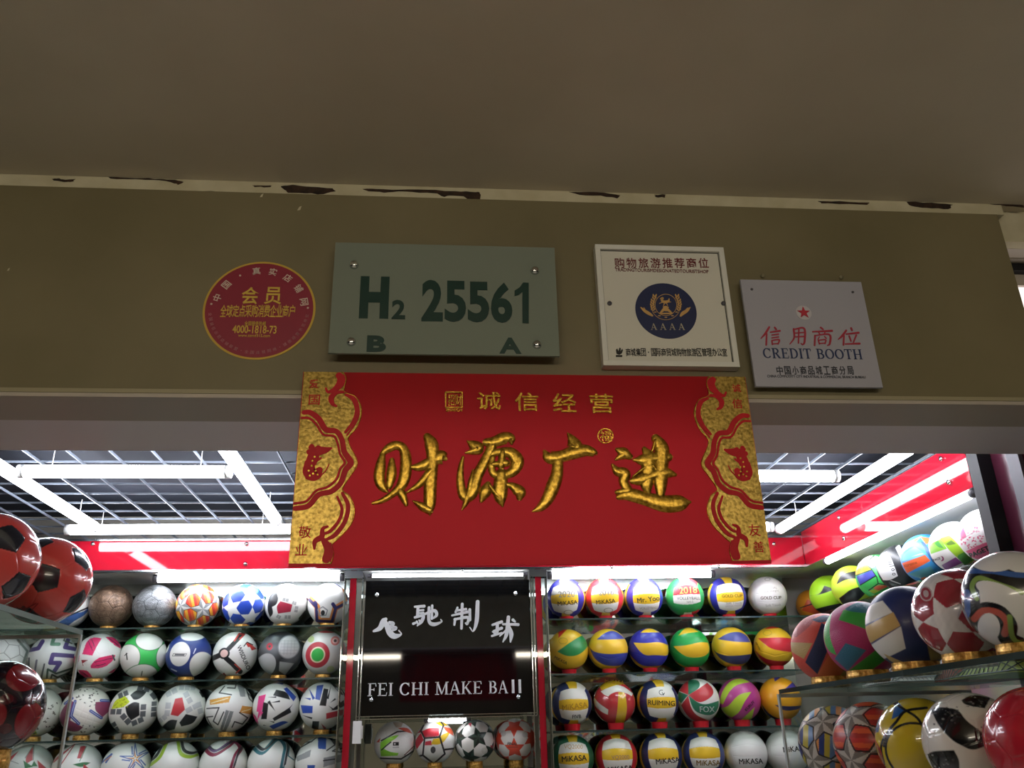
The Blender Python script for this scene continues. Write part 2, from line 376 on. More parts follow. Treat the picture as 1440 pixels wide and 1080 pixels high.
batten('tube_light', (.62, 4.04, ZT), (1.655, 4.04, ZT), 'level tube light over the right header, mostly behind the red sign')
# corridor lamp behind the viewer
t = empty('corridor_lamp', (0, -1.15, 2.42), 'long tube lamp hanging over the corridor behind the viewer', 'ceiling light')
for x in (-1.35, 1.35): MB().tube((x, -1.15, 2.44), (x, -1.15, 2.7015), .006).build('rod', WHITE, t, True)
MB().tube((-1.55, -1.15, 2.42), (1.55, -1.15, 2.42), .022, 14).build('tube', mat('corridor_diffuser', 'fff3de', .5, emit=HALL), t, True)
for a, b in ((-1.60, -1.551), (1.551, 1.60)): MB().tube((a, -1.15, 2.42), (b, -1.15, 2.42), .026, 14).build('end_cap', WHITE, t, True)

# ================================================================ BACK CABINETS
YF, YB, YM = 4.25, 4.385, 4.55
XR = 1.878
hd = empty('header_band', (0, YF, 2.35), 'red glitter acrylic band across the back wall above the ball cabinets', 'panel')
MB().box(-2.33, XR, YF-.02, YF, 2.348, 2.487).build('panel', RED, hd)
MB().box(-2.33, XR, YF-.026, YF-.001, 2.4872, 2.498).build('top_rail', CHROME, hd)
MB().box(-2.33, XR, YF-.026, YF-.001, 2.338, 2.3478).build('bottom_rail', CHROME, hd)
for x, y in ((131, 765), (347, 765), (345, 793), (650, 802), (1088, 765), (1010, 797), (860, 798)):
    p = onY(x, y, YF-.02); MB().tube((p[0], YF-.0198, p[2]), (p[0], YF-.028, p[2]), .009, 12).build('screw', CHROME, hd, True)
hr = empty('header_band', (XR, 3.5, 2.33), 'red glitter acrylic band slanting along the right wall under the grid', 'panel')
MB().box(XR, XR+.02, 2.76, 4.224, 2.338, 2.515).build('panel', RED, hr)
for x, y in ((1325, 645), (1336, 678), (1181, 728), (1188, 757)):
    p = onX(x, y, XR); MB().tube((XR+.001, p[1], p[2]), (XR-.009, p[1], p[2]), .009, 12).build('screw', CHROME, hr, True)

def led(name, a, b, label, w=.02, m=None): return batten(name, a, b, label, w, m or LEDM, ALU, 'bright strips along the cabinet tops', False)
led('led_strip', (-1.36, 4.30, 2.318), (-.45, 4.30, 2.318), 'bright strip light over the top row of the left cabinet', .034)
led('led_strip', (.56, 4.30, 2.318), (1.42, 4.30, 2.318), 'bright strip light over the top row of the right back cabinet', .034)
led('led_strip', (-.33, 4.232, 2.312), (.45, 4.232, 2.312), 'thin strip light along the top of the black sign', .016)
led('led_strip', (XR+.012, 2.77, 2.322), (XR+.012, 4.02, 2.322), 'slanting strip light under the right red wall band', .030, mat('wall_led', 'f6f8ff', .5, emit=24))

def cabinet(name, x0, x1, label):
    t = empty(name, ((x0+x1)/2, YM, 0), label, 'cabinet')
    MB().box(x0, x1, YM, YM+.01, .05, 2.345).build('mirror_back', MIRROR, t)
    MB().box(x0, x1, YF, YM-.001, 2.336, 2.3455).build('top_panel', mat('cabinet_top', 'c9cccc', .3), t)
    MB().box(x0, x1, YF, YM+.02, 0, .05).build('plinth', BLACKM, t)
    return t
cabinet('display_cabinet', -2.33, -.44, 'mirror-backed display cabinet of soccer balls on the left')
cabinet('display_cabinet', -.355, .46, 'narrow mirror-backed cabinet under the black sign')
cabinet('display_cabinet', .545, 1.875, 'mirror-backed display cabinet of volleyballs on the back wall')
def stile(x, label):
    t = empty('cabinet_stile', (x, YF, 0), label, 'post', 'red posts between the cabinets')
    MB().box(x-.015, x+.015, YF-.012, YF+.02, 0, 2.337).build('red_core', RED, t)
    for s in (-1, 1):
        MB().box(x+s*.028-.0125, x+s*.028+.0125, YF-.018, YF+.03, 0, 2.30).build('acrylic_side', ACR, t)
        MB().box(x+s*.042-.0012, x+s*.042+.0012, YF-.02, YF+.06, 0, 2.33).build('chrome_edge', CHROME, t)
    MB().box(x-.043, x+.043, YF-.022, YF+.02, 2.300, 2.336).build('top_clamp', CHROME, t)
    return t
stile(-.398, 'narrow red post with chrome edges left of the black sign')
stile(.503, 'narrow red post with chrome edges right of the black sign')

# ---------------------------------------------------------------- balls: painted spheres
_bm = bmesh.new(); bmesh.ops.create_icosphere(_bm, subdivisions=7, radius=1)
_base = bpy.data.meshes.new('ball'); _bm.to_mesh(_base); _bm.free()
_base.polygons.foreach_set('use_smooth', [True]*len(_base.polygons))
DIR = np.zeros(len(_base.vertices)*3); _base.vertices.foreach_get('co', DIR); DIR = DIR.reshape(-1, 3); DIR /= np.linalg.norm(DIR, axis=1)[:, None]
PH = (1+5**.5)/2
ICO = np.array([(s*1, t*PH, 0) for s in (1, -1) for t in (1, -1)]+[(0, s*1, t*PH) for s in (1, -1) for t in (1, -1)]+[(t*PH, 0, s*1) for s in (1, -1) for t in (1, -1)], float); ICO /= np.linalg.norm(ICO[0])
_d = ICO@ICO.T
TRI = np.array([ICO[i]+ICO[j]+ICO[k] for i in range(12) for j in range(i) for k in range(j) if _d[i, j] > .4 and _d[j, k] > .4 and _d[i, k] > .4]); TRI /= np.linalg.norm(TRI[0])
def frame(u, v, roll):
    """rotation taking the pattern's first icosahedron corner to the front point (u,v)"""
    a = ICO[0]; b = ICO[[j for j in range(12) if .4 < _d[0, j] < .9][0]]; b = b-a*(a@b); b /= np.linalg.norm(b); c = np.cross(a, b)
    d = np.array([u, -math.sqrt(max(0, 1-u*u-v*v)), v]); e = np.array([0, 0, 1.])-d*d[2]; e /= np.linalg.norm(e); h = np.cross(d, e)
    r = math.radians(roll); e2 = e*math.cos(r)+h*math.sin(r); h2 = np.cross(d, e2)
    return np.stack([d, e2, h2], 1)@np.stack([a, b, c], 0)
def vnoise(D, s, seed=0):
    r = np.random.RandomState(seed); o = 0
    for k in range(5):
        q = r.normal(size=3); q *= s*(1+.6*k)/np.linalg.norm(q); o = o+np.sin(D@q*2+r.uniform(0, 6.28))/(1+.3*k)
    return o/3
def soften(p, n=2):
    """round the shallow corners of a closed outline, keep its sharp tips"""
    for _ in range(n):
        o = []; N = len(p)
        for i in range(N):
            a, b, c = p[i-1], p[i], p[(i+1) % N]; d, e = b-a, c-b
            t = abs(math.atan2(d[0]*e[1]-d[1]*e[0], d@e))
            o += [b] if t > 1.0 or t < .02 else [b-d*.25, b+e*.25]
        p = np.array(o)
    return p
class Skin:
    def __init__(s, base='f4f4f0'):
        s.col = np.tile(np.array(lin(base)), (len(DIR), 1)); s.g = np.zeros(len(DIR)); s.u = DIR[:, 0].copy(); s.v = DIR[:, 2].copy(); s.t = (0, 0, 1); s.rag = 0
    def T(s, cx, cy, R): s.t = (cx, cy, R); return s
    def q(s, p): return np.array([((x-s.t[0])/s.t[2], (s.t[1]-y)/s.t[2]) for x, y in p])
    def put(s, m, c):
        if isinstance(m, np.ndarray) and m.dtype == bool: m = m.astype(float)
        s.col = s.col*(1-m[:, None])+np.array(lin(c))*m[:, None]; return s
    def uv(s):
        if not s.rag: return s.u, s.v
        return s.u+s.rag*vnoise(DIR, 14, 1), s.v+s.rag*vnoise(DIR, 17, 2)
    def poly(s, c, *pts):
        p = soften(s.q(pts)); u, v = s.uv(); ins = np.zeros(len(u), bool)
        for (x1, y1), (x2, y2) in zip(p, np.roll(p, -1, 0)):
            if y1 == y2: continue
            ins ^= ((v > y1) != (v > y2)) & (u < (x2-x1)*(v-y1)/(y2-y1)+x1)
        lo, hi = p.min(0)-.03, p.max(0)+.03; k = np.nonzero((u > lo[0]) & (u < hi[0]) & (v > lo[1]) & (v < hi[1]))[0]; uu, vv = u[k], v[k]; d = np.full(len(k), 9.)
        for a, b in zip(p, np.roll(p, -1, 0)):      # soft edge one vertex wide
            e = b-a; t = np.clip(((uu-a[0])*e[0]+(vv-a[1])*e[1])/(e@e+1e-9), 0, 1); d = np.minimum(d, np.hypot(uu-a[0]-t*e[0], vv-a[1]-t*e[1]))
        m = np.zeros(len(u)); m[k] = np.clip(np.where(ins[k], d, -d)/.016+.5, 0, 1)
        return s.put(m, c)
    def dist(s, pts):
        p = s.q(pts); u, v = s.uv(); d = np.full(len(u), 9.)
        for a, b in zip(p[:-1], p[1:]):
            e = b-a; L = e@e+1e-9; t = np.clip(((u-a[0])*e[0]+(v-a[1])*e[1])/L, 0, 1); d = np.minimum(d, np.hypot(u-a[0]-t*e[0], v-a[1]-t*e[1]))
        return d
    def line(s, c, w, *pts, sm=False):
        if sm: pts = [tuple(x) for x in cat([(x, y, 0) for x, y in pts], 6)[:, :2]]
        return s.put(np.clip((w/s.t[2]/2-s.dist(pts))/.012+.5, 0, 1), c)
    def blur(s, c, w, *pts): return s.put(np.clip(1.2-s.dist(pts)/(w/s.t[2]), 0, 1), c)
    def ell(s, c, cx, cy, rx, ry=None, rot=0):
        ry = ry or rx; x, y = s.q([(cx, cy)])[0]; u, v = s.uv(); r = math.radians(rot); a = (u-x)*math.cos(r)+(v-y)*math.sin(r); b = -(u-x)*math.sin(r)+(v-y)*math.cos(r)
        d = np.hypot(a/(rx/s.t[2]), b/(ry/s.t[2])); return s.put(np.clip((1-d)/.05+.5, 0, 1), c)
    def bricks(s, c, p0, p1, w, n):
        p0 = np.array(p0, float); p1 = np.array(p1, float); d = (p1-p0)/np.linalg.norm(p1-p0); h = np.array([-d[1], d[0]])*w/2
        for i in range(n):
            a = p0+(p1-p0)*((i+.08)/n); b = p0+(p1-p0)*((i+.92)/n); s.poly(c, tuple(a-h), tuple(b-h), tuple(b+h), tuple(a+h))
        return s
    def flecks(s, c, n, box_, sz, seed=1):
        r = random.Random(seed)
        for _ in range(n):
            x, y = r.uniform(box_[0], box_[2]), r.uniform(box_[1], box_[3]); a = r.uniform(0, 6.28)
            s.poly(c, *[(x+sz*math.cos(a+k), y+sz*.8*math.sin(a+k)) for k in (0, 2.3, 3.6)])
        return s
    def noise(s, amt, sc, seed=0): s.col = np.clip(s.col*(1+amt*vnoise(DIR, sc, seed))[:, None], 0, 1); return s
    def soccer(s, u=0, v=.1, roll=0, pent=None, hexa=None, seam=None, sw=.012, depth=1):
        M = frame(u, v, roll); N = np.vstack([ICO/.9393, TRI/.9149]); d = DIR@(N@M.T).T; i = d.argmax(1); p = np.sort(d, 1); e = p[:, -1]-p[:, -2]
        if pent: s.put(i < 12, pent)
        if hexa: s.put(i >= 12, hexa)
        k = np.clip((sw-e)/.008+.5, 0, 1)
        if seam: s.put(k, seam)
        s.g += depth*np.exp(-(e/.012)**2); return s
    def stars(s, u=0, v=0, roll=0, star='f4f4f4', star2=None, panel=None, stripes=None, line=None, ri=.27, lw=.02, sd_=(.6, 9)):
        M = frame(u, v, roll); V = ICO@M.T; dd = DIR@V.T; i = dd.argmax(1); best = dd[np.arange(len(i)), i]
        ang = np.zeros(len(i)); rad = np.sqrt(np.maximum(1/best**2-1, 0))
        for k in range(12):
            m = i == k; a = V[k]; nb = V[[j for j in range(12) if .4 < _d[k, j] < .9][0]]; b = nb-a*(a@nb); b /= np.linalg.norm(b); c = np.cross(a, b); ang[m] = np.arctan2(DIR[m]@c, DIR[m]@b)
        sec = 2*math.pi/5; f = (ang+sec/2) % sec-sec/2; af = np.abs(f); x = rad*np.cos(af); y = rad*np.sin(af)
        rt = .618; ix, iy = ri*math.cos(sec/2), ri*math.sin(sec/2); nx, ny = iy, rt-ix; L = math.hypot(nx, ny); sd = (nx*(x-rt)+ny*y)/L
        if panel:
            s.put(sd > 0, panel)
            if stripes:
                # stripes across every panel, running round the ball
                j = (DIR@(TRI@M.T).T).argmax(1); ph = s.v*sd_[1]+sd_[0]*s.u
                k = np.floor(ph).astype(int) % len(stripes)
                for n_, c in enumerate(stripes): s.put((sd > 0) & (k == n_), c)
        st = np.clip(-sd/.012+.5, 0, 1); s.put(st, star)
        if star2: s.put(st*(f > 0), star2)
        if line: s.put(np.clip((lw-np.abs(sd-lw))/.01, 0, 1), line)
        s.g += .7*np.exp(-(sd/.015)**2); return s
    def vb(s, yaw=0, pit=0, rol=0, front='fff', top='fff', side='fff', seam=None, depth=1):
        """18-panel volleyball: three strips per cube face"""
        R = (Matrix.Rotation(math.radians(yaw), 3, 'Z') @ Matrix.Rotation(math.radians(pit), 3, 'X') @ Matrix.Rotation(math.radians(rol), 3, 'Y')); P = DIR@np.array(R)
        A = np.abs(P); i = A.argmax(1); e = np.sort(A, 1); edge = 1-e[:, 1]/e[:, 2]
        for ax, cs, tx in ((1, front, 2), (2, top, 0), (0, side, 1)):
            m = i == ax; t = P[:, tx]/np.maximum(A[:, ax], 1e-6); sg = np.where(m, np.arctan(t)/(math.pi/4), 9); k = np.clip(((sg+1)*1.5).astype(int), 0, 2)
            for n_, c in enumerate(cs): s.put(m & (k == n_), c)
            s.g += depth*m*np.exp(-((np.abs(np.abs(sg)-.333))/.02)**2)
        s.g += depth*np.exp(-(edge/.025)**2); return s
    def seams(s, w, *pts): s.g += np.exp(-(s.dist(pts)/(w/s.t[2]))**2); return s

def fine(v, f, lim):
    """cut a flat glyph finely enough to wrap on a ball"""
    bm = bmesh.new(); vs = [bm.verts.new((x, y, 0)) for x, y in v]
    for q in f:
        try: bm.faces.new([vs[i] for i in q])
        except ValueError: pass
    for _ in range(4):
        bmesh.ops.triangulate(bm, faces=bm.faces[:])
        es = [e for e in bm.edges if e.calc_length() > lim]
        if not es: break
        bmesh.ops.subdivide_edges(bm, edges=es, cuts=1)
    bmesh.ops.triangulate(bm, faces=bm.faces[:]); bm.verts.index_update()
    o = np.array([q.co[:2] for q in bm.verts]), [tuple(q.index for q in g.verts) for g in bm.faces]; bm.free(); return o
def face_cam(p):
    d = EYE-np.array(p); d /= np.linalg.norm(d); x = np.cross([0, 0, 1.], d); x /= np.linalg.norm(x); z = np.cross(d, x)
    return Matrix(((x[0], -d[0], z[0]), (x[1], -d[1], z[1]), (x[2], -d[2], z[2])))
def ball(kind, c, R, skin, label, group, m=MATT, cat_='ball', texts=()):
    me = _base.copy(); me.name = kind
    me.vertices.foreach_set('co', (DIR*(R*(1-.009*np.clip(skin.g, 0, 1)))[:, None]).ravel())
    a = me.color_attributes.new('skin', 'FLOAT_COLOR', 'POINT'); a.data.foreach_set('color', np.hstack([np.clip(skin.col, 0, 1), np.ones((len(DIR), 1))]).ravel())
    me.materials.append(m); me.update()
    o = bpy.data.objects.new(kind, me); COL.objects.link(o); o.location = c; o.rotation_euler = face_cam(c).to_euler(); tag(o, label, cat_, group)
    for s_, px, py, wd, rot, col, bold in texts:        # lettering wrapped on the ball, traced like the skin
        v, f = glyph_data(s_); lo, hi = v.min(0), v.max(0); v = (v-(lo+hi)/2)*(wd/skin.t[2]/(hi[0]-lo[0])); r = math.radians(rot); v, f = fine(v, f, .07)
        u0, v0 = skin.q([(px, py)])[0]; P = []; F = []; th = bold*wd/skin.t[2]/(hi[0]-lo[0])
        for k, (sx, sy) in enumerate(((-1, -.6), (1, -.6), (0, .8)) if bold else ((0, 0),)):
            a_, b_ = v[:, 0]+sx*th, v[:, 1]+sy*th; uu = u0+a_*math.cos(r)-b_*math.sin(r); vv = v0+a_*math.sin(r)+b_*math.cos(r)
            F += [tuple(i+len(P) for i in q) for q in f]; P += list(np.stack([uu, -np.sqrt(np.clip(1-uu**2-vv**2, .02, 1)), vv], 1)*R*(1.007+.0012*k)); 
        f = F
        lm = bpy.data.meshes.new('lettering'); lm.from_pydata([tuple(p) for p in P], [], f); lm.materials.append(ink(col)); lm.update()
        lo_ = bpy.data.objects.new('lettering', lm); COL.objects.link(lo_); lo_.parent = o
    return o
_ring = {}
def ring(c, kind, label, r=.036, h=.022):
    """band the ball rests on; c = centre of its foot"""
    k = (kind, r)
    if k not in _ring:
        b = MB(); n = 28
        if kind == 'gold': b.lathe((0, 0, 0), [(r-.004, 0), (r, 0), (r, h*.2), (r+.0012, h*.5), (r, h*.8), (r, h), (r-.004, h), (r-.004, 0)], n)
        else: b.lathe((0, 0, 0), [(r*.75, 0), (r*.9, 0), (r, h), (r-.004, h), (r*.75, 0)], n)
        me = bpy.data.meshes.new('ball_ring'); me.from_pydata(b.v, [], b.f); me.materials.append(GOLDR if kind == 'gold' else REDP); me.update(); _ring[k] = bpy.data.objects.new('ball_ring', me)
        o = _ring[k]
    else: o = _ring[k].copy()
    COL.objects.link(o); o.location = c
    tag(o, label, 'ball stand', 'gold rings under the balls' if kind == 'gold' else 'red cups under the volleyballs'); return o
def sink(R, r): return R-math.sqrt(R*R-(r-.002)**2)

# ================================================================ BALLS IN THE BACK CABINETS
K = '17181c'; W = 'f3f3ef'; CR = 'ebe8de'; NV = '1c2a6e'; YL = 'f2c62c'; GY = '9b9da0'
def row(items, R, ringk, cab, rowname, group, cat_, kind, ringr=.036, rh=.022, foot=None, dz=0):
    """one shelf row: every ball sits on its ring at the height the photo shows for the row"""
    P = [onY(x, y, YB) for x, y, *_ in items]; z = float(np.mean([p[2] for p in P]))+dz
    for _ in range(60):                     # neighbours touch but never cut into one another
        for a, b in zip(P, P[1:]):
            g_ = 2*R+.0015-(b[0]-a[0])
            if g_ > 0: a[0] -= g_/2; b[0] += g_/2
    if foot: rh = z-R+sink(R, ringr)-foot
    zs = z-R+sink(R, ringr)-rh
    for p, it in zip(P, items):
        x, y, lab, sk = it[:4]; opt = it[4] if len(it) > 4 else {}
        c = (p[0], YB, z); ball(kind, c, R, sk, f'{lab}, {rowname}', group, opt.get('m', MATT), cat_, opt.get('t', ()))
        ring((p[0], YB, zs), ringk, f"{'gold ring' if ringk == 'gold' else 'red cup'} under the {lab}", ringr, rh)
    return zs
def shelf(x0, x1, zt, label, y0=YF, y1=YM-.002, th=.008):
    t = MB().box(x0, x1, y0, y1, zt-th, zt, 0, front=1).build('glass_shelf', [GLASS, GEDGE]); return tag(t, label, 'shelf', 'glass shelves of the back cabinets')
def sk(base=W): return Skin(base)
A_ = {}
# ---- left cabinet, top row
a0 = sk().T(530, 900, 130).poly('4a6fb0', (480, 1000), (540, 960), (560, 930), (620, 930), (660, 880), (640, 940), (570, 985), (520, 1050)).line(K, 9, (480, 990), (545, 950), (640, 900)).poly('4a6fb0', (400, 880), (470, 840), (520, 850), (450, 900)).soccer(.2, .3, 10)
a1 = sk('7d6552').noise(.35, 6, 3).noise(.25, 16, 4).soccer(.15, .25, 20, seam='4a3a30', sw=.008)
a2 = sk('85898c').noise(.35, 7, 5).noise(.3, 17, 6).soccer(-.2, .1, 5, seam='4c5054', sw=.008)
a3 = sk().stars(.26, -.17, 15, 'dcdcda', '8d9092', 'e5542c', ('e8642a', 'f2b53c', 'd8372c'), '2a2422', sd_=(8, 2.5))
a4 = sk().stars(-.56, -.16, 18, 'f6f7f8', None, '2348b4').T(550, 270, 170).ell('5fd0e0', 612, 145, 45, 28, -20)
a5 = sk().T(905, 290, 165).poly(K, (770, 220), (820, 185), (845, 240), (835, 290), (800, 310), (815, 360), (790, 390), (762, 330)).poly('b8304a', (832, 305), (860, 265), (955, 290), (945, 345), (850, 360)).poly('e58aa4', (955, 150), (1000, 140), (1038, 180), (1020, 200)).poly(K, (1010, 395), (1060, 330), (1068, 385), (1030, 425))
for p0, p1 in (((875, 248), (925, 258)), ((952, 272), (985, 282)), ((990, 300), (985, 350)), ((950, 385), (900, 385)), ((840, 375), (872, 392))): a5.bricks('b4b6b4', p0, p1, 26, 2)
a6 = sk().T(1220, 270, 155).line('e8944a', 42, (1085, 235), (1138, 290), (1150, 390), (1250, 392), (1270, 300), (1370, 240), (1330, 140)).line('2c2560', 22, (1078, 240), (1132, 292), (1143, 392), (1252, 398), (1274, 300), (1372, 250), (1340, 150), (1270, 120)).line('2c2560', 26, (1272, 298), (1252, 270)).line('2c2560', 26, (1120, 260), (1128, 275)).line(GY, 8, (1145, 310), (1180, 290), (1215, 315), (1205, 350), (1160, 355), (1145, 310)).ell(K, 1182, 333, 15, 19).ell('6a55b0', 1220, 135, 35, 14)
rA1 = row([(100, 862, 'white ball with a blue zigzag swoosh', a0), (152, 850, 'dull bronze soccer ball', a1, {'m': METB}), (218, 850, 'silver foil soccer ball', a2, {'m': METB}),
  (277, 849, 'silver-starred ball with orange striped panels', a3), (343, 849, 'white-starred ball with royal blue panels', a4), (402, 851, 'white ball with a crimson pentagon and black patch', a5), (462, 850, 'white ball with navy and orange seam bands', a6)],
  .101, 'gold', 'in the left cabinet', 'top shelf', 'soccer balls in the left cabinet', 'soccer ball', 'soccer_ball', foot=2.085)
# ---- second row
b0 = sk().soccer(.2, .3, 30, seam='a9aaa6').T(15, 925, 32).line('8f9a92', 3, (25, 900), (40, 915), (36, 940))
b1 = sk().T(385, 250, 165)
for c, w_, pts in (('5b4a86', 30, [(222, 205), (282, 190), (300, 140)]), ('5b4a86', 30, [(470, 120), (458, 178), (545, 192)]), ('5b4a86', 30, [(540, 240), (385, 232), (378, 290), (440, 290), (415, 345)]), ('6c967c', 26, [(372, 112), (366, 158), (412, 158)]), ('3a5348', 14, [(372, 395), (368, 335), (428, 365), (535, 325)]), ('2d3a36', 12, [(400, 395), (402, 372), (440, 392), (530, 350)]), ('7d7b8c', 14, [(285, 275), (287, 400)]), ('6a6d70', 12, [(340, 300), (335, 400)]), ('4c4e58', 12, [(232, 260), (245, 360)]), ('55624e', 9, [(450, 100), (440, 130), (500, 150)])): b1.line(c, w_, *pts)
b2 = sk().T(740, 235, 178); b2.rag = .012
for p in ([(640, 110), (690, 85), (745, 95), (720, 150), (695, 230), (620, 220)], [(770, 85), (830, 80), (890, 130), (898, 172), (850, 150)], [(556, 240), (605, 230), (605, 290), (570, 315)], [(695, 295), (745, 240), (865, 220), (860, 262), (790, 325), (700, 325)], [(610, 340), (680, 340), (720, 395), (640, 398)], [(830, 360), (890, 320), (880, 362)]): b2.poly('e2366f', *p)
for p in ([(650, 120), (690, 190)], [(672, 105), (700, 160)], [(720, 280), (850, 245)], [(730, 310), (800, 290)], [(800, 95), (880, 150)], [(640, 355), (690, 390)]): b2.line('6e2b48', 6, *p)
b2.line('555055', 12, (845, 225), (865, 262)); b2.rag = 0
b2.poly('a02c34', (620, 264), (668, 264), (640, 310)).poly('f0ece8', (634, 290), (662, 268), (668, 285), (645, 306)).soccer(.1, .4, 20)
b3 = sk('3fc45c').T(1085, 240, 170)
for cx, cy, rx, ry, rt in ((968, 268, 92, 108, -8), (1112, 128, 98, 70, -6), (1240, 240, 62, 92, 0), (1085, 395, 120, 90, 8)): b3.ell('2c8040', cx, cy, rx+5, ry+5, rt).ell('f1f1ea', cx, cy, rx, ry, rt)
b3.line('3a4038', 9, (960, 225), (972, 270)).line('3a4038', 7, (950, 240), (965, 225)).line('667060', 8, (1090, 355), (1088, 385))
b4 = sk('2c3f86').T(850, 320, 148).ell(W, 795, 315, 64, 78).ell('f1f1ee', 870, 188, 86, 40, 8).ell('efefe8', 945, 390, 80, 92, 25).ell(W, 700, 250, 20, 60).line('d8dcf0', 7, (880, 310), (890, 280)).line('d8dcf0', 7, (750, 410), (785, 425)).line('333333', 3, (748, 328), (753, 312), (836, 312), (829, 328), (748, 328)).poly('54565c', (760, 324), (764, 315), (826, 315), (822, 325))
b5 = sk().T(495, 660, 170).line(K, 40, (322, 695), (410, 655)).line(K, 34, (425, 640), (480, 575), (540, 505)).line(K, 36, (430, 690), (480, 730), (545, 790)).ell(K, 412, 655, 42).ell('e8c3bc', 412, 655, 28).line('c93a34', 12, (480, 560), (510, 505), (548, 512), (520, 545)).line('c93a34', 10, (500, 735), (545, 770), (515, 800)).poly('c93a34', (565, 578), (590, 575), (655, 620), (615, 632), (600, 605), (585, 608)).line(K, 8, (555, 600), (575, 570), (620, 590)).poly('b23e38', (398, 825), (425, 795), (455, 832)).soccer(.5, .1, 0)
b6 = sk('26282c').T(850, 660, 170).blur('6e7276', 70, (750, 605), (800, 640)).blur('5a5d62', 50, (900, 740), (980, 700)).ell('8a8d90', 912, 612, 84, 90).ell('c4c6c6', 912, 612, 76, 82).ell('b9bbbb', 745, 750, 76, 92, -20).poly('adb0b0', (850, 790), (850, 720), (960, 735), (900, 820)).poly('c02a3a', *[(765+24*math.cos(a), 608+28*math.sin(a)) for a in np.linspace(0, 6, 14)]).ell(K, 765, 608, 10)
for k in range(5): b6.line('a2a5a6', 3, (850+k*26, 560), (850+k*26, 670)).line('a2a5a6', 3, (845, 565+k*24), (980, 565+k*24))
b7 = sk('f2f0ec').T(1190, 660, 165).ell('c83a48', 1143, 675, 90, 94).ell('efe3c0', 1143, 675, 56, 58).ell('3fb852', 1143, 675, 46, 48).ell('c83a48', 1205, 500, 82, 15).ell('c83a48', 1345, 640, 36, 96).ell('e88a80', 1268, 573, 34).ell('f3c5bc', 1268, 573, 22).ell('4a3230', 1268, 573, 11).ell('d2e0a0', 1085, 560, 25).ell('dde6b4', 1245, 780, 28, 24).ell('5cc46c', 1215, 482, 44, 8)
b7.g += np.exp(-((DIR[:, 2]+.05)/.012)**2)*.8
rA2 = row([(13, 925, 'plain white soccer ball with grey seams', b0), (72, 925, 'white ball with purple stepped strokes', b1), (137, 923, 'white ball with pink brushed panels', b2), (201, 923, 'white ball with a bright green cross', b3), (265, 922, 'navy and white ball with round white panels', b4),
  (331, 918, 'white ball with slanted black name lettering and red arrows', b5, {'t': [('WISDURO', 560, 685, 195, -62, '2a2c30', .015)]}), (395, 919, 'black ball with grey round panels and a red dot', b6), (455, 917, 'white ball with a red ring and green dot', b7)],
  .1035, 'gold', 'in the left cabinet', 'second shelf', 'soccer balls in the left cabinet', 'soccer ball', 'soccer_ball', foot=1.848)
# ---- third row
c0 = sk('efede4').T(355, 640, 175).ell('cfdc3c', 345, 560, 42, 50).flecks('23281c', 9, (315, 520, 375, 600), 14, 2).flecks('4a4c46', 26, (340, 560, 500, 760), 11, 3).poly('b9cc3a', (270, 770), (350, 730), (385, 795), (300, 815)).flecks('2a2018', 10, (285, 745, 370, 800), 17, 5)
c1 = sk('f0ede4').T(655, 655, 180)
for p in ([(478, 690), (500, 620), (540, 575), (572, 600), (560, 720), (655, 770), (630, 802), (560, 800), (500, 750)], [(715, 592), (835, 585), (838, 640), (780, 700), (715, 650)]): c1.poly('8a3a5c', *p)
for p in ([(572, 585), (560, 690), (622, 745)], [(690, 655), (772, 706)], [(752, 580), (812, 582)], [(505, 600), (548, 565)]): c1.line('3a55a8', 20, *p).line('dfe2ee', 3, *p)
c1.flecks('55504a', 26, (570, 490, 740, 620), 10, 7).flecks('55504a', 8, (630, 760, 730, 810), 9, 8)
for k in range(4): c1.seams(4, (600+k*50, 600), (520+k*60, 800)); c1.seams(4, (590, 640+k*45), (780, 720+k*30))
c2 = sk('f0efe8').T(1010, 650, 185).poly('cfdc2c', (862, 575), (930, 545), (972, 590), (930, 632), (846, 642)).poly(K, (985, 562), (968, 540), (1010, 498), (1092, 500), (1072, 540), (1036, 572), (1000, 577)).poly(K, (945, 630), (1000, 588), (1042, 600), (1056, 690), (1000, 727), (960, 682)).poly('b9cc3a', (850, 755), (890, 780), (925, 825), (870, 800))
c2.flecks('96a020', 22, (860, 555, 960, 635), 8, 3)
for p0, p1, n in (((838, 662), (925, 662), 2), ((925, 682), (995, 752), 2), ((1005, 755), (1090, 715), 2), ((1075, 605), (1080, 705), 2), ((1152, 585), (1160, 705), 3), ((880, 552), (952, 518), 2), ((1010, 482), (1110, 500), 2), ((865, 740), (912, 812), 2), ((1120, 520), (1165, 570), 1)): c2.bricks('63666a', p0, p1, 40, n)
c3 = sk('ebebe6').T(805, 685, 160).poly('c93c44', (755, 620), (800, 612), (826, 690), (786, 732), (738, 722)).poly(K, (690, 800), (735, 750), (785, 757), (775, 815), (715, 828)).poly(K, (800, 772), (835, 718), (912, 736), (890, 782), (815, 797)).poly(K, (905, 575), (945, 555), (965, 610), (930, 612))
for p0, p1, n in (((715, 640), (715, 735), 2), ((690, 598), (762, 560), 2), ((812, 575), (860, 650), 2), ((830, 705), (915, 655), 2), ((770, 545), (880, 548), 3), ((665, 770), (712, 728), 2), ((905, 640), (935, 720), 2)): c3.bricks('c3c6c8', p0, p1, 34, n)
def chev(s, c, w_, *L):
    for p in L: s.line(c, w_, *p)
    return s
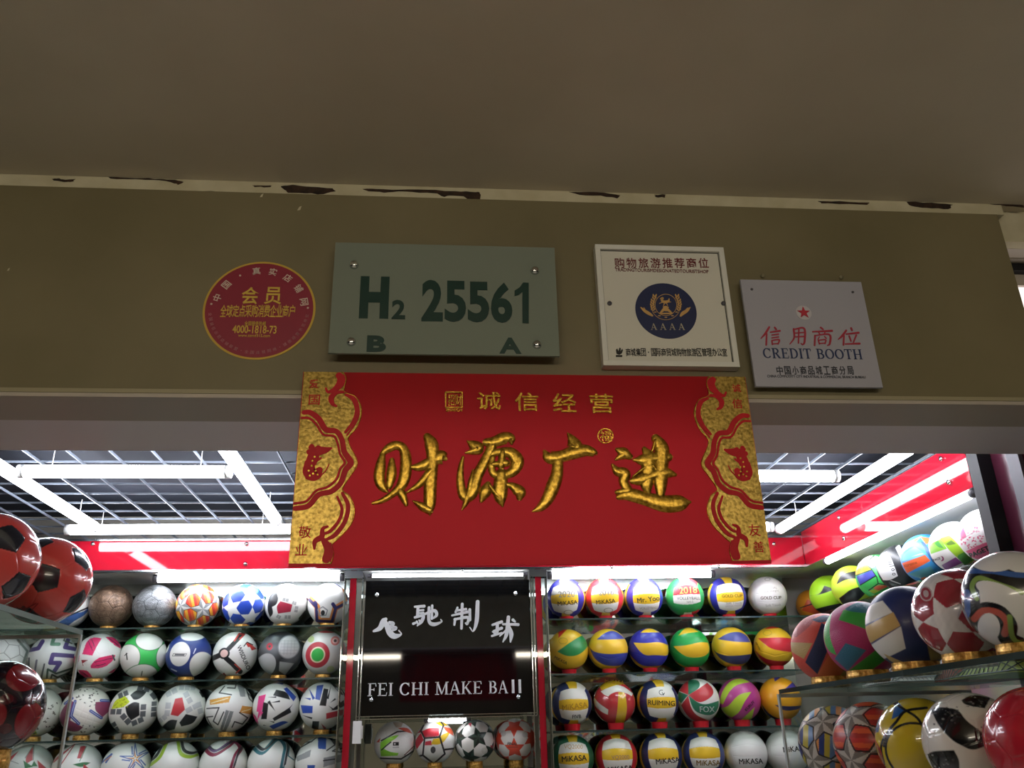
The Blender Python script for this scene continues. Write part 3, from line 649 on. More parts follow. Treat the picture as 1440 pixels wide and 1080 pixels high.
c4 = sk().T(435, 365, 180); c4.rag = .01; c4.poly('e0a23c', (285, 305), (440, 278), (430, 325), (290, 342)).poly('dc9c3c', (530, 350), (612, 362), (605, 415), (515, 400)).line('f3e0b0', 8, (300, 330), (420, 295)).line('f3e0b0', 6, (530, 395), (600, 375)).poly('a2a5a6', (480, 195), (525, 188), (550, 285), (510, 285)).poly('8c9092', (412, 380), (470, 392), (450, 480), (420, 548), (384, 520)).line('dcdcdc', 6, (440, 390), (405, 520)); c4.rag = 0
chev(c4, '3a3a3c', 9, [(405, 190), (470, 188), (465, 222), (408, 218)], [(385, 205), (350, 255), (442, 270)], [(270, 368), (360, 363), (328, 460), (365, 486), (398, 395)], [(320, 425), (275, 430), (335, 525)], [(550, 225), (580, 300), (620, 335)], [(560, 255), (615, 300)], [(470, 505), (485, 465), (545, 485), (580, 440), (515, 400)])
def spikes(s, c, L):
    for (x0, y0), (x1, y1), w_ in L:
        d = np.array([x1-x0, y1-y0], float); h = np.array([-d[1], d[0]])/np.linalg.norm(d)*w_/2; s.poly(c, (x0-h[0], y0-h[1]), (x0+h[0], y0+h[1]), (x1, y1))
    return s
c5 = sk().T(805, 370, 178).poly('f04a92', (668, 292), (722, 278), (700, 408), (662, 402)).poly('e0508c', (628, 412), (662, 432), (685, 492), (650, 485)).poly(K, (708, 335), (746, 345), (742, 457), (700, 457)).poly(K, (795, 246), (880, 262), (905, 320), (775, 288)).poly('2e52b4', (850, 240), (875, 228), (952, 300), (932, 332)).poly('2e52b4', (795, 196), (862, 180), (840, 208)).poly(K, (905, 376), (922, 412), (800, 472), (785, 452)).poly('2e52b4', (765, 508), (862, 468), (905, 482), (795, 532))
spikes(c5, K, [((745, 330), (800, 400), 22), ((830, 330), (760, 340), 14), ((800, 480), (760, 470), 10), ((720, 500), (745, 505), 8), ((890, 400), (930, 350), 12), ((800, 300), (740, 300), 12)]); spikes(c5, 'f04a92', [((690, 400), (672, 470), 26), ((705, 405), (690, 450), 14)])
c6 = sk().T(1155, 350, 180).poly('2e52b4', (1100, 200), (1152, 193), (1132, 310), (1095, 300)).poly(K, (1156, 222), (1192, 228), (1180, 352), (1130, 347)).poly('2e52b4', (985, 342), (1080, 350), (1080, 402), (1005, 402)).poly(K, (1205, 180), (1235, 180), (1315, 272), (1290, 272)).poly(K, (1220, 384), (1315, 308), (1325, 352), (1265, 382)).poly('c63a48', (1185, 405), (1318, 378), (1315, 420), (1188, 447)).poly(K, (1085, 460), (1136, 462), (1132, 530), (1080, 526)).poly('b85a68', (1150, 478), (1192, 512), (1180, 532))
spikes(c6, K, [((1190, 300), (1210, 200), 16), ((1250, 300), (1210, 330), 14), ((1080, 440), (1000, 415), 14), ((1080, 290), (1050, 230), 12), ((1290, 250), (1240, 215), 12), ((1240, 380), (1200, 350), 12)]); spikes(c6, '2e52b4', [((1085, 300), (1040, 220), 22), ((1060, 300), (1010, 290), 16)])
rA3 = row([(64, 1000, 'cream ball with lime blotches and black flecks', c0), (121, 1001, 'white ball with plum chevrons and blue edges', c1), (187, 999, 'white ball with black panels, grey bricks and a lime panel', c2), (253, 998, 'white ball with a red pentagon between black panels', c3), (320, 995, 'white ball with orange brushed blocks and black chevrons', c4), (386, 994, 'white ball with a pink bar, black and blue bars', c5), (450, 991, 'white ball with blue, black and red bars', c6)],
  .1075, 'gold', 'in the left cabinet', 'third shelf', 'soccer balls in the left cabinet', 'soccer ball', 'soccer_ball', foot=1.602)
# ---- fourth row
def petals(s, c1_, c2_):
    s.poly(c1_, (205, 985), (240, 905), (252, 1000), (218, 1022)).poly(c2_, (196, 1000), (262, 1042), (215, 1052)).poly(c1_, (280, 1000), (345, 1052), (300, 1058)).poly(c2_, (262, 1005), (290, 1040), (250, 1040)).poly(c1_, (55, 1025), (160, 935), (95, 1045)).line('8c908c', 5, (205, 985), (244, 900), (256, 1000)).line('a8aaa8', 5, (80, 1050), (120, 1000), (170, 1020))
    return s
d0 = petals(sk().T(230, 1062, 165), 'd0555c', '3f7f52')
d1 = sk().T(600, 1080, 175).line('b85058', 7, (430, 1025), (560, 912), (485, 1060)).poly('c0424c', (590, 1010), (600, 930), (625, 925), (640, 930), (622, 1012)).poly('3f7f52', (568, 1050), (640, 1035), (685, 1042), (630, 1075)).line('7c9c88', 6, (640, 930), (610, 1030)).poly('c0424c', (640, 1050), (690, 1090), (640, 1100)).line('b85058', 9, (440, 1030), (520, 950))
d2 = sk().T(945, 1080, 180)
for k in range(5):
    a = math.radians(90+72*k+8); p = lambda r, o: (1000+r*math.cos(a+o), 1020-r*math.sin(a+o))
    d2.line('5a74b8', 7, p(25, -.5), p(110, 0), p(25, .5)).poly('e39a5a', p(8, -.9), p(62, .08), p(14, .5)); d2.line('5a74b8', 9, p(40, .55), p(90, .25))
d2.line('5a74b8', 14, (770, 1040), (830, 985), (800, 1040)).line('e39a5a', 7, (790, 1030), (830, 1000))
def curves(s, c, pts, off, w_=34):
    s.line(c, w_, *pts, sm=True); s.line('26282c', 9, *[(x+off[0], y+off[1]) for x, y in pts], sm=True); s.line('c8ccd0', 5, *[(x+off[0]*.55, y+off[1]*.55) for x, y in pts], sm=True)
    s.line('3a3c40', 14, *[(x+off[0]*1.5, y+off[1]*1.5) for x, y in pts], sm=True); return s
d3 = curves(sk().T(1330, 1080, 190), 'a4c43c', [(1142, 1062), (1205, 1005), (1240, 905)], (-16, -10)); curves(d3, 'a4c43c', [(1335, 895), (1365, 985), (1430, 1010), (1500, 990)], (14, -18))
d4 = curves(sk().T(380, 820, 175), '8c2f4a', [(225, 690), (300, 745), (400, 690), (445, 655), (492, 705), (462, 760), (440, 850)], (12, -16), 36); d4.line('6a4a7c', 12, (255, 690), (310, 725), (400, 670), sm=True)
d5 = curves(sk().T(755, 820, 178), '3c7884', [(600, 690), (680, 742), (770, 655), (812, 650), (850, 705), (845, 770), (835, 850)], (14, -16), 34); d5.ell(W, 905, 740, 30, 50).line('3c7884', 8, (880, 700), (875, 770), (920, 800))
d6 = sk().T(1125, 800, 178); d6.rag = .01; d6.poly('3f60b4', (1108, 625), (1172, 612), (1172, 712), (1115, 706)).poly('a3a6a8', (950, 760), (1062, 710), (1055, 760), (965, 790)).poly('a3a6a8', (1160, 770), (1305, 748), (1300, 800), (1160, 835)).poly('3f60b4', (1042, 818), (1100, 818), (1095, 850), (1045, 850)); d6.rag = 0
chev(d6, '3a3a3c', 9, [(1010, 655), (1060, 655), (1110, 612)], [(985, 690), (1055, 655)], [(1195, 625), (1240, 680), (1180, 720)], [(1235, 665), (1290, 690), (1222, 725), (1300, 735)], [(1160, 790), (1260, 780)])
rA4 = row([(42, 1073, 'white ball with red and green petals, farthest left', d0), (110, 1075, 'white ball with red outlined spikes and green petals', d1), (176, 1076, 'white ball with a blue and orange star flower', d2), (246, 1077, 'white ball with lime and black curved bands', d3), (314, 1076, 'white ball with maroon and purple curved bands', d4), (381, 1076, 'white ball with teal and black curved bands', d5), (448, 1072, 'white ball with a blue bar and grey brushed blocks', d6)],
  .1070, 'gold', 'in the left cabinet', 'lowest visible shelf', 'soccer balls in the left cabinet', 'soccer ball', 'soccer_ball', dz=-.007)
for z, n in ((rA1, 'top'), (rA2, 'second'), (rA3, 'third'), (rA4, 'lowest visible')): shelf(-2.32, -.446, z, f'{n} glass shelf of the left soccer ball cabinet')

# ---- four balls under the black sign
e0 = sk('f1f1ed').T(353, 305, 133).poly('8ed23c', (262, 300), (320, 265), (382, 258), (358, 282), (300, 312), (288, 340), (330, 360), (382, 366), (375, 382), (268, 384), (262, 340)).line(K, 9, (268, 290), (370, 238), (445, 235)).line(K, 8, (272, 345), (300, 322), (330, 300)).line(K, 9, (265, 395), (400, 402), (475, 360)).poly('d8543c', (370, 215), (440, 212), (470, 252), (420, 238)).poly('d8543c', (235, 298), (262, 272), (255, 300)).line('6a3028', 6, (420, 380), (478, 330)).poly(K, (344, 300), (382, 300), (382, 322), (344, 322)).poly('e8e8e8', (352, 306), (360, 306), (360, 316), (352, 316)).line(GY, 4, (345, 332), (382, 332)).poly('c0a890', (340, 180), (410, 178), (395, 210), (360, 212)).soccer(.3, .1, 0)
e1 = sk('f1f1ed').T(637, 303, 130)
for c, p in (('d02c3c', [(548, 240), (600, 218), (662, 222), (662, 268), (568, 278)]), ('c8283c', [(505, 295), (545, 248), (565, 290), (520, 345)]), ('d84050', [(575, 300), (612, 295), (618, 322), (572, 322)]), ('f2cc2c', [(640, 190), (690, 172), (730, 200), (680, 216)]), ('f2cc2c', [(678, 262), (740, 240), (700, 300), (660, 322), (612, 317), (625, 285), (665, 282)]), ('e0603c', [(690, 212), (750, 228), (758, 272), (700, 238)]), ('d84050', [(520, 250), (545, 225), (545, 245)])): e1.poly(c, *p)
for p in ([(545, 235), (570, 280), (665, 275), (690, 205), (665, 172)], [(570, 280), (560, 380), (630, 432), (700, 375), (668, 278)], [(560, 380), (522, 388)], [(700, 350), (765, 345)], [(545, 235), (562, 200)]): e1.line('2a2426', 11, *p)
e1.ell('4a4a4c', 625, 350, 16, 20).soccer(.0, -.2, 0)
e2 = sk().stars(.14, .15, 12, '2c4438', '16201c', 'f0efea').T(907, 300, 130).poly('a83444', (860, 195), (882, 190), (880, 220)).poly('a83444', (1000, 330), (1022, 330), (1015, 350)).ell('d9d8d2', 850, 255, 22).ell('dcdbd4', 965, 360, 20)
e3 = sk().stars(-.06, .62, 36, 'e8543c', None, 'f1eeea').T(1178, 295, 130).line('3a3c3e', 3, (1130, 338), (1190, 338)).ell('d6d4d2', 1240, 265, 18).ell('d6d4d2', 1100, 255, 18)
zc = row([(555, 1044, 'white ball with a lime swoosh and black lines', e0), (612, 1043, 'red, yellow and white ball with black pentagon lines', e1), (668, 1042, 'white ball with dark green stars', e2), (725, 1041, 'white ball with orange-red stars', e3, {'t': [('FINAL', 1158, 318, 62, -4, '3a3c3e', .02)]})],
  .0945, 'gold', 'under the black sign', 'under the black sign', 'soccer balls under the black sign', 'soccer ball', 'soccer_ball', .034, .03)
shelf(-.354, .455, zc, 'glass shelf under the black sign')

batten('led_strip', (-.05, 4.29, 1.652), (.17, 4.29, 1.652), 'short strip light tucked under the bottom edge of the black sign', .012, mat('wall_led'), ALU, 'bright strips along the cabinet tops', False)
# ---- right cabinet, top row of printed volleyballs
VB = '2f2f9c'; RD = 'd8303a'; GN = '2f9c50'
f0 = sk().vb(-6, 3, 0, ('f4f2ea', YL, 'f4f2ea'), (VB, 'f0dc6a', VB), (VB, YL, VB)).T(315, 325, 185)
f1 = sk().vb(2, 3, 0, ('f4f2ea', YL, 'f4f2ea'), (RD, 'f2d668', RD), (RD, YL, RD)).T(715, 320, 190)
f2 = sk().vb(12, 5, 0, ('f4f2ea', YL, 'f4f2ea'), (VB, 'f6f0d8', VB), (VB, YL, VB)).T(1125, 310, 190)
f3 = sk().vb(8, 8, 0, (GN, 'f4f2ea', RD), (GN, 'f4f2ea', RD), (GN, GN, GN)).T(245, 300, 190)
f4 = sk().vb(14, 3, 0, ('f4f2ea', YL, 'f4f2ea'), (VB, 'f2d03c', VB), (VB, YL, VB)).T(665, 290, 195)
f5 = sk('f1f0ee').vb(10, 5, 0, ('f1f0ee',)*3, ('f1f0ee',)*3, ('f1f0ee',)*3).T(1065, 280, 200).ell('b9b9b7', 1090, 110, 30, 18).ell('f1f0ee', 1090, 110, 24, 13)
f0.ell('a39c86', 330, 455, 44, 22).ell('efece2', 330, 455, 38, 17); f1.ell('a39c86', 745, 440, 44, 24).ell('efece2', 745, 440, 38, 19)
DK = '4a3a1c'
rB1 = row([(796, 842, 'blue volleyball dated 2020 with a yellow middle stripe', f0, {'t': [('2020', 322, 288, 155, 0, '8c8a84', .0), ('MiKASA', 328, 368, 185, 3, DK, .02)]}),
  (850, 841, 'red volleyball dated 2016 with a yellow middle stripe', f1, {'t': [('2016', 735, 270, 145, 0, '8c8a84', 0), ('MiKASA', 725, 355, 185, 3, DK, .02)]}),
  (905, 841, 'blue volleyball with white panel and small italic name', f2, {'t': [('Mr. Yoo', 1170, 330, 215, 4, '4a4230', .02), ('VOLLEYBALL', 1168, 412, 180, 0, 'a8a29a', 0)]}),
  (963, 839, 'green and red volleyball dated 2018', f3, {'t': [('2018', 283, 238, 170, 0, 'e9c76a', .015), ('VOLLEYBALL', 280, 315, 225, -3, '4a4a46', .0), ('NO.5', 290, 350, 60, 0, '8a8a86', 0)]}),
  (1022, 838, 'blue and white volleyball with gold capital lettering', f4, {'t': [('GOLD CUP', 718, 288, 200, -2, '8a6a1c', .03), ('Soft Touch', 725, 358, 150, -2, 'a8a49c', 0), ('OFFICIAL WEIGHT', 720, 385, 160, 0, 'b8b4ac', 0)]}),
  (1079, 837, 'all white volleyball with brown capital lettering', f5, {'t': [('OFFICIAL', 1108, 202, 130, 0, 'b0aca6', 0), ('Size Weight', 1110, 235, 150, 0, 'b0aca6', 0), ('GOLD CUP', 1098, 300, 205, -2, '6a5a48', .03), ('Soft Touch', 1110, 375, 150, 0, 'b4b0aa', 0)]})],
  .098, 'red', 'in the right back cabinet', 'top shelf', 'volleyballs in the right back cabinet', 'volleyball', 'volleyball', .034, foot=2.100)
# ---- second row: swirl volleyballs
YS = 'f0c330'
g0 = sk(YS).T(355, 825, 195).poly('2c8c4c', (250, 835), (400, 740), (500, 690), (555, 760), (545, 800), (480, 860), (400, 885), (320, 875)).poly('d83028', (270, 618), (362, 622), (265, 712)).poly('c83034', (165, 900), (190, 935), (260, 990), (350, 1002), (460, 985), (545, 920), (500, 1010), (355, 1040), (230, 1000)).line('a8862c', 4, *[(310+42*math.cos(a), 738+28*math.sin(a)) for a in np.linspace(0, 6.3, 16)])
BL = '3a44a4'
g1 = sk(YS).T(757, 820, 200).poly('4a52ac', (652, 722), (720, 668), (800, 638), (870, 660), (935, 725), (800, 728)).poly(BL, (570, 780), (600, 830), (680, 856), (800, 867), (960, 857), (950, 930), (900, 972), (800, 982), (690, 962), (605, 890))
g2 = sk('3434a8').T(1170, 820, 205).poly(YS, (1098, 660), (1160, 618), (1220, 618), (1295, 662)).poly(YS, (1022, 753), (1150, 766), (1280, 755), (1372, 790), (1372, 880), (1340, 897), (1230, 882), (1130, 887), (1070, 832)).poly(YS, (968, 860), (1060, 972), (1170, 997), (1310, 985), (1240, 1024), (1100, 1020), (1000, 955))
g3 = sk('1fa048').T(290, 810, 200).poly(YS, (188, 685), (270, 603), (330, 615), (395, 656), (280, 666)).poly(YS, (128, 785), (250, 786), (400, 755), (475, 765), (490, 842), (440, 892), (320, 907), (220, 882)).poly(YS, (100, 910), (220, 987), (330, 1002), (450, 968), (300, 1025), (200, 1005))
g4 = sk(YS).T(712, 805, 210).poly('4a4f9a', (577, 715), (680, 660), (800, 645), (885, 690), (915, 762), (760, 752)).poly('33376a', (503, 785), (540, 850), (640, 887), (760, 892), (925, 880), (880, 952), (800, 982), (680, 972), (570, 912))
g5 = sk(YS).T(1120, 805, 205).poly('d83028', (1052, 625), (1130, 585), (1235, 620)).poly('d0303c', (972, 713), (1200, 715), (1330, 735), (1330, 872), (1200, 852), (1080, 822)).poly('c02c38', (920, 825), (1000, 912), (1120, 947), (1265, 955), (1220, 1005), (1100, 1012), (980, 942)).line('b08c2c', 4, *[(1075+44*math.cos(a), 665+26*math.sin(a)) for a in np.linspace(0, 6.3, 16)])
for s_ in (g1, g2, g3, g4, g5): s_.seams(5, (s_.t[0]-190, s_.t[1]+20), (s_.t[0], s_.t[1]+90), (s_.t[0]+190, s_.t[1]+60))
rB2 = row([(799, 913, 'yellow volleyball with a green leaf and red base', g0, {'t': [('MiKASA', 280, 915, 130, -28, '6a4a14', .02)]}), (855, 913, 'yellow volleyball with two blue bands, next to the green-leaf one', g1), (912, 913, 'blue volleyball with a yellow swirl', g2), (970, 912, 'green volleyball with a yellow swirl', g3), (1029, 911, 'yellow volleyball with two dull navy bands', g4), (1088, 909, 'yellow volleyball with a red swirl', g5, {'t': [('MiKASA', 965, 790, 80, -68, '4a3414', .02)]})],
  .099, 'red', 'in the right back cabinet', 'second shelf', 'volleyballs in the right back cabinet', 'volleyball', 'volleyball', .036, foot=1.845)
# ---- third row
NB = '26305e'
h0 = sk().vb(10, 4, 0, ('f2efe6', YL, 'f2efe6'), (NB, YL, 'f2efe6'), (NB, YL, NB)).T(385, 345, 200)
h1 = sk('c83a40').T(815, 365, 205).poly('f1ede4', (690, 262), (800, 205), (900, 210), (1005, 290), (985, 312), (930, 282), (850, 265), (780, 290), (760, 312), (715, 290)).poly('e8bf2c', (678, 217), (760, 158), (850, 138), (965, 205), (860, 200), (700, 252)).poly('e8bf2c', (860, 278), (915, 275), (932, 330), (932, 450), (895, 560), (808, 555), (842, 430)).poly('ece6da', (612, 290), (650, 360), (752, 430), (745, 477), (690, 452), (615, 390)).poly('ece6da', (1025, 400), (985, 472), (1010, 452))
h2 = sk().vb(14, 4, 0, ('f2efe6', YL, 'f2efe6'), (NB, YL, 'f2efe6'), (NB, YL, NB)).T(1250, 345, 205).line('3a3a3c', 6, *[(1295+24*math.cos(a), 265+22*math.sin(a)) for a in np.linspace(.5, 5.2, 10)]).line('3a3a3c', 6, (1300, 265), (1310, 290), (1322, 270))
h3 = sk('efece6').T(360, 310, 205)
for c, p in (('c83840', [(268, 258), (182, 215), (230, 138), (285, 112), (276, 200)]), ('2c7c5c', [(268, 258), (280, 112), (372, 118), (392, 150), (380, 200)]), ('c83840', [(268, 258), (380, 200), (462, 148), (512, 200), (512, 262), (430, 317), (350, 332)]), ('2c7c5c', [(268, 258), (350, 332), (430, 352), (555, 318), (550, 380), (490, 447), (400, 447), (300, 400)]), ('c83840', [(268, 258), (280, 380), (330, 450), (445, 500), (330, 515), (235, 450), (188, 350)]), ('2c7c5c', [(268, 258), (190, 330), (148, 285), (178, 222)])): h3.poly(c, *p)
h4 = sk('b8408c').T(755, 310, 205)
for p in ([(555, 335), (600, 220), (690, 128), (800, 108), (875, 152), (740, 170), (660, 240), (590, 352)], [(565, 382), (640, 372), (730, 280), (800, 250), (878, 244), (800, 330), (740, 430), (660, 472), (590, 432)], [(742, 502), (892, 383), (845, 502)]): h4.poly('b8d43c', *p)
h5 = sk('f0a820').T(1140, 300, 205).poly('4a3c94', (1108, 92), (1185, 95), (1112, 140)).poly('4a3c94', (1153, 246), (1290, 143), (1315, 207), (1240, 242)).poly('2c2a5c', (1082, 354), (1200, 375), (1355, 370), (1300, 407), (1160, 417)).poly('2c2a5c', (960, 350), (1000, 420), (1060, 470), (1140, 492), (1060, 500), (975, 430))
rB3 = row([(803, 988, 'navy-edged white volleyball with pale gold name', h0, {'t': [('MiKASA', 420, 372, 235, 5, 'c8962c', .02), ('FIVB', 432, 462, 80, 2, '2c2c2c', .02)]}), (864, 988, 'wrapped red volleyball with a yellow strip and white arc', h1, {'m': GLOSS, 't': [('MiKASA', 830, 178, 190, -8, 'b88a20', .02)]}), (925, 985, 'navy-edged white volleyball with italic black name', h2, {'t': [('RUIMING', 1285, 360, 255, -4, '26221c', .012)]}),
  (982, 985, 'red, green and white pinwheel volleyball', h3, {'t': [('FOX', 435, 392, 140, -2, 'c8d0cc', .02)]}), (1040, 985, 'magenta and lime swirl volleyball', h4, {'t': [('KURUY', 845, 370, 120, 42, '3a1830', .03)]}), (1097, 983, 'orange-yellow volleyball with purple patches', h5)],
  .1015, 'red', 'in the right back cabinet', 'third shelf', 'volleyballs in the right back cabinet', 'volleyball', 'volleyball', .04, foot=1.592)
# ---- fourth row
DG = '1c6444'
i0 = sk().vb(4, 2, 0, ('f2efe6', YL, 'f2efe6'), (DG, YL, DG), (DG, DG, DG)).T(400, 890, 200)
i1 = sk().vb(6, -6, 0, ('f2efe6', YL, 'f2efe6'), ('c82c34', YL, 'c82c34'), ('c82c34', YL, 'c82c34')).T(830, 880, 205)
i2 = sk().vb(10, -4, 0, ('f2efe6', YL, 'f2efe6'), (NB, YL, NB), (NB, YL, NB)).T(1285, 880, 200)
i3 = sk().vb(6, -4, 0, ('f2efe6', YL, 'f2efe6'), ('34407c', YL, '34407c'), ('34407c', YL, '34407c')).T(425, 840, 205)
i4 = sk('eeece8').vb(8, -6, 0, ('eeece8',)*3, ('eeece8',)*3, ('eeece8',)*3).T(835, 835, 208)
i5 = sk('eeece8').vb(4, -4, 0, ('eeece8',)*3, ('eeece8',)*3, ('eeece8',)*3).T(1225, 830, 205)
rB4 = row([(805, 1062, 'dark green and white volleyball with black name on yellow', i0, {'t': [('VQ2000', 412, 800, 170, -2, 'd0a868', 0), ('MiKASA', 415, 895, 225, 2, '1c1c1c', .02), ('FIVB', 420, 990, 80, 0, '1c1c1c', .02)]}), (866, 1063, 'red and white volleyball with black name on yellow', i1, {'t': [('VQ2000', 872, 888, 165, 0, 'b08a7c', 0), ('MiKASA', 865, 985, 230, 3, '1c1c1c', .02)]}), (929, 1061, 'navy and white volleyball with black name on yellow', i2, {'t': [('MiKASA', 1345, 925, 215, 4, '1c1c1c', .02)]}),
  (989, 1061, 'navy and white volleyball with gold name on yellow', i3, {'t': [('MiKASA', 465, 915, 220, -1, '8a6a1c', .02)]}), (1049, 1061, 'plain white volleyball with black name, fully in view', i4, {'t': [('MiKASA', 875, 908, 222, 0, '26241f', .02)]}), (1107, 1061, 'plain white volleyball partly behind the acrylic stand', i5, {'t': [('MiKASA', 1305, 805, 222, 3, '26241f', .02)]})],
  .102, 'red', 'in the right back cabinet', 'lowest visible shelf', 'volleyballs in the right back cabinet', 'volleyball', 'volleyball', .04, .022)
for z, n in ((rB1, 'top'), (rB2, 'second'), (rB3, 'third'), (rB4, 'lowest visible')): shelf(.552, 1.872, z, f'{n} glass shelf of the right back volleyball cabinet')

# ================================================================ RIGHT WALL CABINET
XC = 1.995
wc = empty('wall_cabinet', (2.10, 3.6, 0), 'cabinet along the right wall under the slanting strip light', 'cabinet')
MB().box(2.14, 2.15, 2.77, 4.548, .05, 2.335).build('back_panel', mat('pale_mirror', 'c2c6c4', .12, .6), wc)
MB().box(XR+.001, 2.15, 2.765, 4.548, 2.337, 2.345).build('top_panel', mat('cabinet_top'), wc)
R_ = .099
j0 = sk('f09a2c').T(1132, 842, 30).poly('e0542c', (1112, 850), (1125, 830), (1150, 845), (1140, 860)).poly('2c3c9c', (1105, 862), (1160, 858), (1150, 872), (1110, 872)).line(K, 2, (1110, 845), (1150, 835))
j1 = sk('a8dc2c').T(370, 950, 215).poly(K, (150, 940), (270, 935), (330, 845), (435, 890), (280, 935)).poly(K, (180, 1090), (280, 1065), (420, 1045), (560, 1030), (480, 1160), (300, 1160))
j2 = sk('c4e03c').T(655, 890, 245).poly(K, (490, 825), (540, 745), (640, 720), (740, 715), (780, 790), (735, 805), (600, 800), (480, 850)).poly(K, (480, 1010), (560, 960), (620, 920), (740, 893), (800, 900), (790, 960), (740, 1010), (640, 1080), (520, 1120))
j3 = sk('48cc64').T(970, 850, 265)
for c, p in (('f0f2ec', [(722, 715), (780, 630), (900, 585), (950, 600), (845, 680)]), ('e9f4ec', [(850, 675), (960, 595), (1050, 640), (960, 720), (910, 740)]), ('f2a030', [(712, 775), (722, 722), (842, 685), (905, 752), (720, 805)]), ('4248ac', [(718, 822), (905, 768), (935, 832), (740, 925)]), ('48c05c', [(765, 942), (935, 838), (948, 912), (828, 992)]), ('dc6a48', [(885, 975), (940, 938), (1065, 962), (920, 1015)]), ('b8d848', [(830, 1000), (890, 985), (950, 1010), (880, 1040)])): j3.poly(c, *p)
for p in ([(720, 720), (842, 682), (960, 600)], [(842, 682), (905, 755), (945, 850), (948, 925), (830, 995)], [(712, 812), (905, 762)], [(745, 928), (940, 835)], [(948, 925), (1070, 960)]): j3.line(K, 12, *p)
j4 = sk('222226').T(1195, 760, 262).poly('f0f0ee', (930, 740), (955, 650), (1000, 600), (1075, 562), (1112, 640), (1142, 838), (1050, 880), (980, 870)).poly('f0f0ee', (1175, 530), (1220, 490), (1290, 830), (1250, 830)).line('d8d8d6', 10, (1060, 880), (1150, 925), sm=False)
for k in range(4): j4.poly(K, (1055+6*k, 655+22*k), (1100+8*k, 655+22*k), (1102+8*k, 664+22*k), (1057+6*k, 664+22*k))
for x, y in ((1070, 628), (1105, 765), (1105, 815)): j4.ell(K, x, y, 17, 15).ell('f0f0ee', x, y, 9, 8)
for k in range(3): j4.line('e8e8e8', 7, (1280+k*22, 870), (1300+k*22, 820))
j5 = sk('4098d8').T(320, 600, 275).poly('f2b04c', (55, 520), (130, 425), (200, 385), (320, 345), (210, 430)).poly('ee7440', (300, 350), (400, 380), (370, 440), (340, 440)).poly('74c4ec', (60, 600), (100, 510), (225, 455), (320, 545), (180, 590)).poly('f2683c', (55, 622), (310, 555), (352, 625), (85, 737)).poly('58a0ac', (100, 748), (345, 680), (385, 800), (240, 820)).poly('2c5490', (290, 400), (340, 420), (400, 640), (480, 690), (440, 720), (360, 640)).poly('ee6a3c', (215, 805), (260, 790), (300, 830), (240, 840)).poly('d8eef6', (170, 560), (300, 545), (280, 530))
j6 = sk('f6f6f2').T(640, 490, 285).poly('8cd43c', (360, 440), (400, 415), (500, 380), (540, 490), (370, 530)).poly('48a040', (430, 420), (470, 395), (510, 480), (460, 470)).poly('9ccc34', (495, 375), (590, 350), (640, 420), (705, 560), (780, 640), (700, 700), (620, 600), (540, 480)).poly('5c7c34', (540, 440), (600, 405), (640, 450), (560, 460)).poly('c8e44c', (510, 370), (590, 355), (600, 390), (530, 420)).poly('48943c', (630, 570), (700, 545), (760, 640), (680, 690), (620, 600)).poly('8a3c8c', (450, 660), (605, 590), (660, 655), (480, 720)).ell('a0306c', 465, 590, 24, 28).ell('f6f6f2', 452, 585, 22, 26)
j7 = sk('f8f2f2').T(930, 350, 290).poly('e86c98', (668, 305), (722, 225), (732, 330), (680, 362)).flecks('e0447c', 34, (660, 330, 880, 450), 16, 4).flecks('e88aa8', 14, (740, 230, 880, 310), 14, 6).poly('ee6c94', (690, 480), (905, 405), (960, 420), (930, 520), (800, 585), (735, 555)).line('b0889a', 4, (690, 350), (860, 275))
J = [(1137, 843, 'small orange and blue volleyball in the far corner', j0), (1167, 838, 'lime volleyball with a black leaf patch', j1), (1200, 828, 'yellow-green and black banded volleyball', j2), (1237, 816, 'green volleyball with orange and blue panels in black lines', j3, [('SPORT', 765, 752, 110, 12, '8a5418', 0)]), (1268, 800, 'black and white volleyball with dots and bars', j4), (1303, 784, 'sky blue volleyball with an orange band', j5, [('Xtreme', 140, 640, 150, 12, '9c4a20', .0)]), (1345, 766, 'white volleyball with lime camouflage and purple patch', j6, [('SPACE', 410, 592, 90, 14, '3c3a40', .03)]), (1388, 748, 'pink and white volleyball with hearts', j7, [('PAGET', 815, 500, 200, 18, '2c2628', .05)])]
Pj = [onX(x, y, XC) for x, y, *_ in J]; zj = float(np.mean([p[2] for p in Pj[1:]]))
zjs = zj-.099+sink(.099, .04)-.012
for k, (p, it) in enumerate(zip(Pj, J)):
    yy = min(p[1], 4.49); R_ = .082 if k == 0 else .099; ball('volleyball', (XC, yy, zj-.099+R_), R_, it[3], f'{it[2]}, top shelf along the right wall', 'volleyballs along the right wall', MATT, 'volleyball', it[4] if len(it) > 4 else ())
    ring((XC, yy, zjs-(0 if k else sink(.099, .04)-sink(.082, .04))), 'red', f'red cup under the {it[2]}', .04, .012)
tag(MB().box(XR+.004, 2.139, 2.77, 4.545, zjs-.008, zjs, 0).build('glass_shelf', [GLASS, GEDGE]), 'glass shelf carrying the bright volleyballs along the right wall', 'shelf', 'glass shelves along the right wall')
tag(MB().box(XR+.004, 2.139, 2.77, 4.21, zjs-.338, zjs-.33, 0).build('glass_shelf', [GLASS, GEDGE]), 'lower glass shelf along the right wall, behind the front stand', 'shelf', 'glass shelves along the right wall')

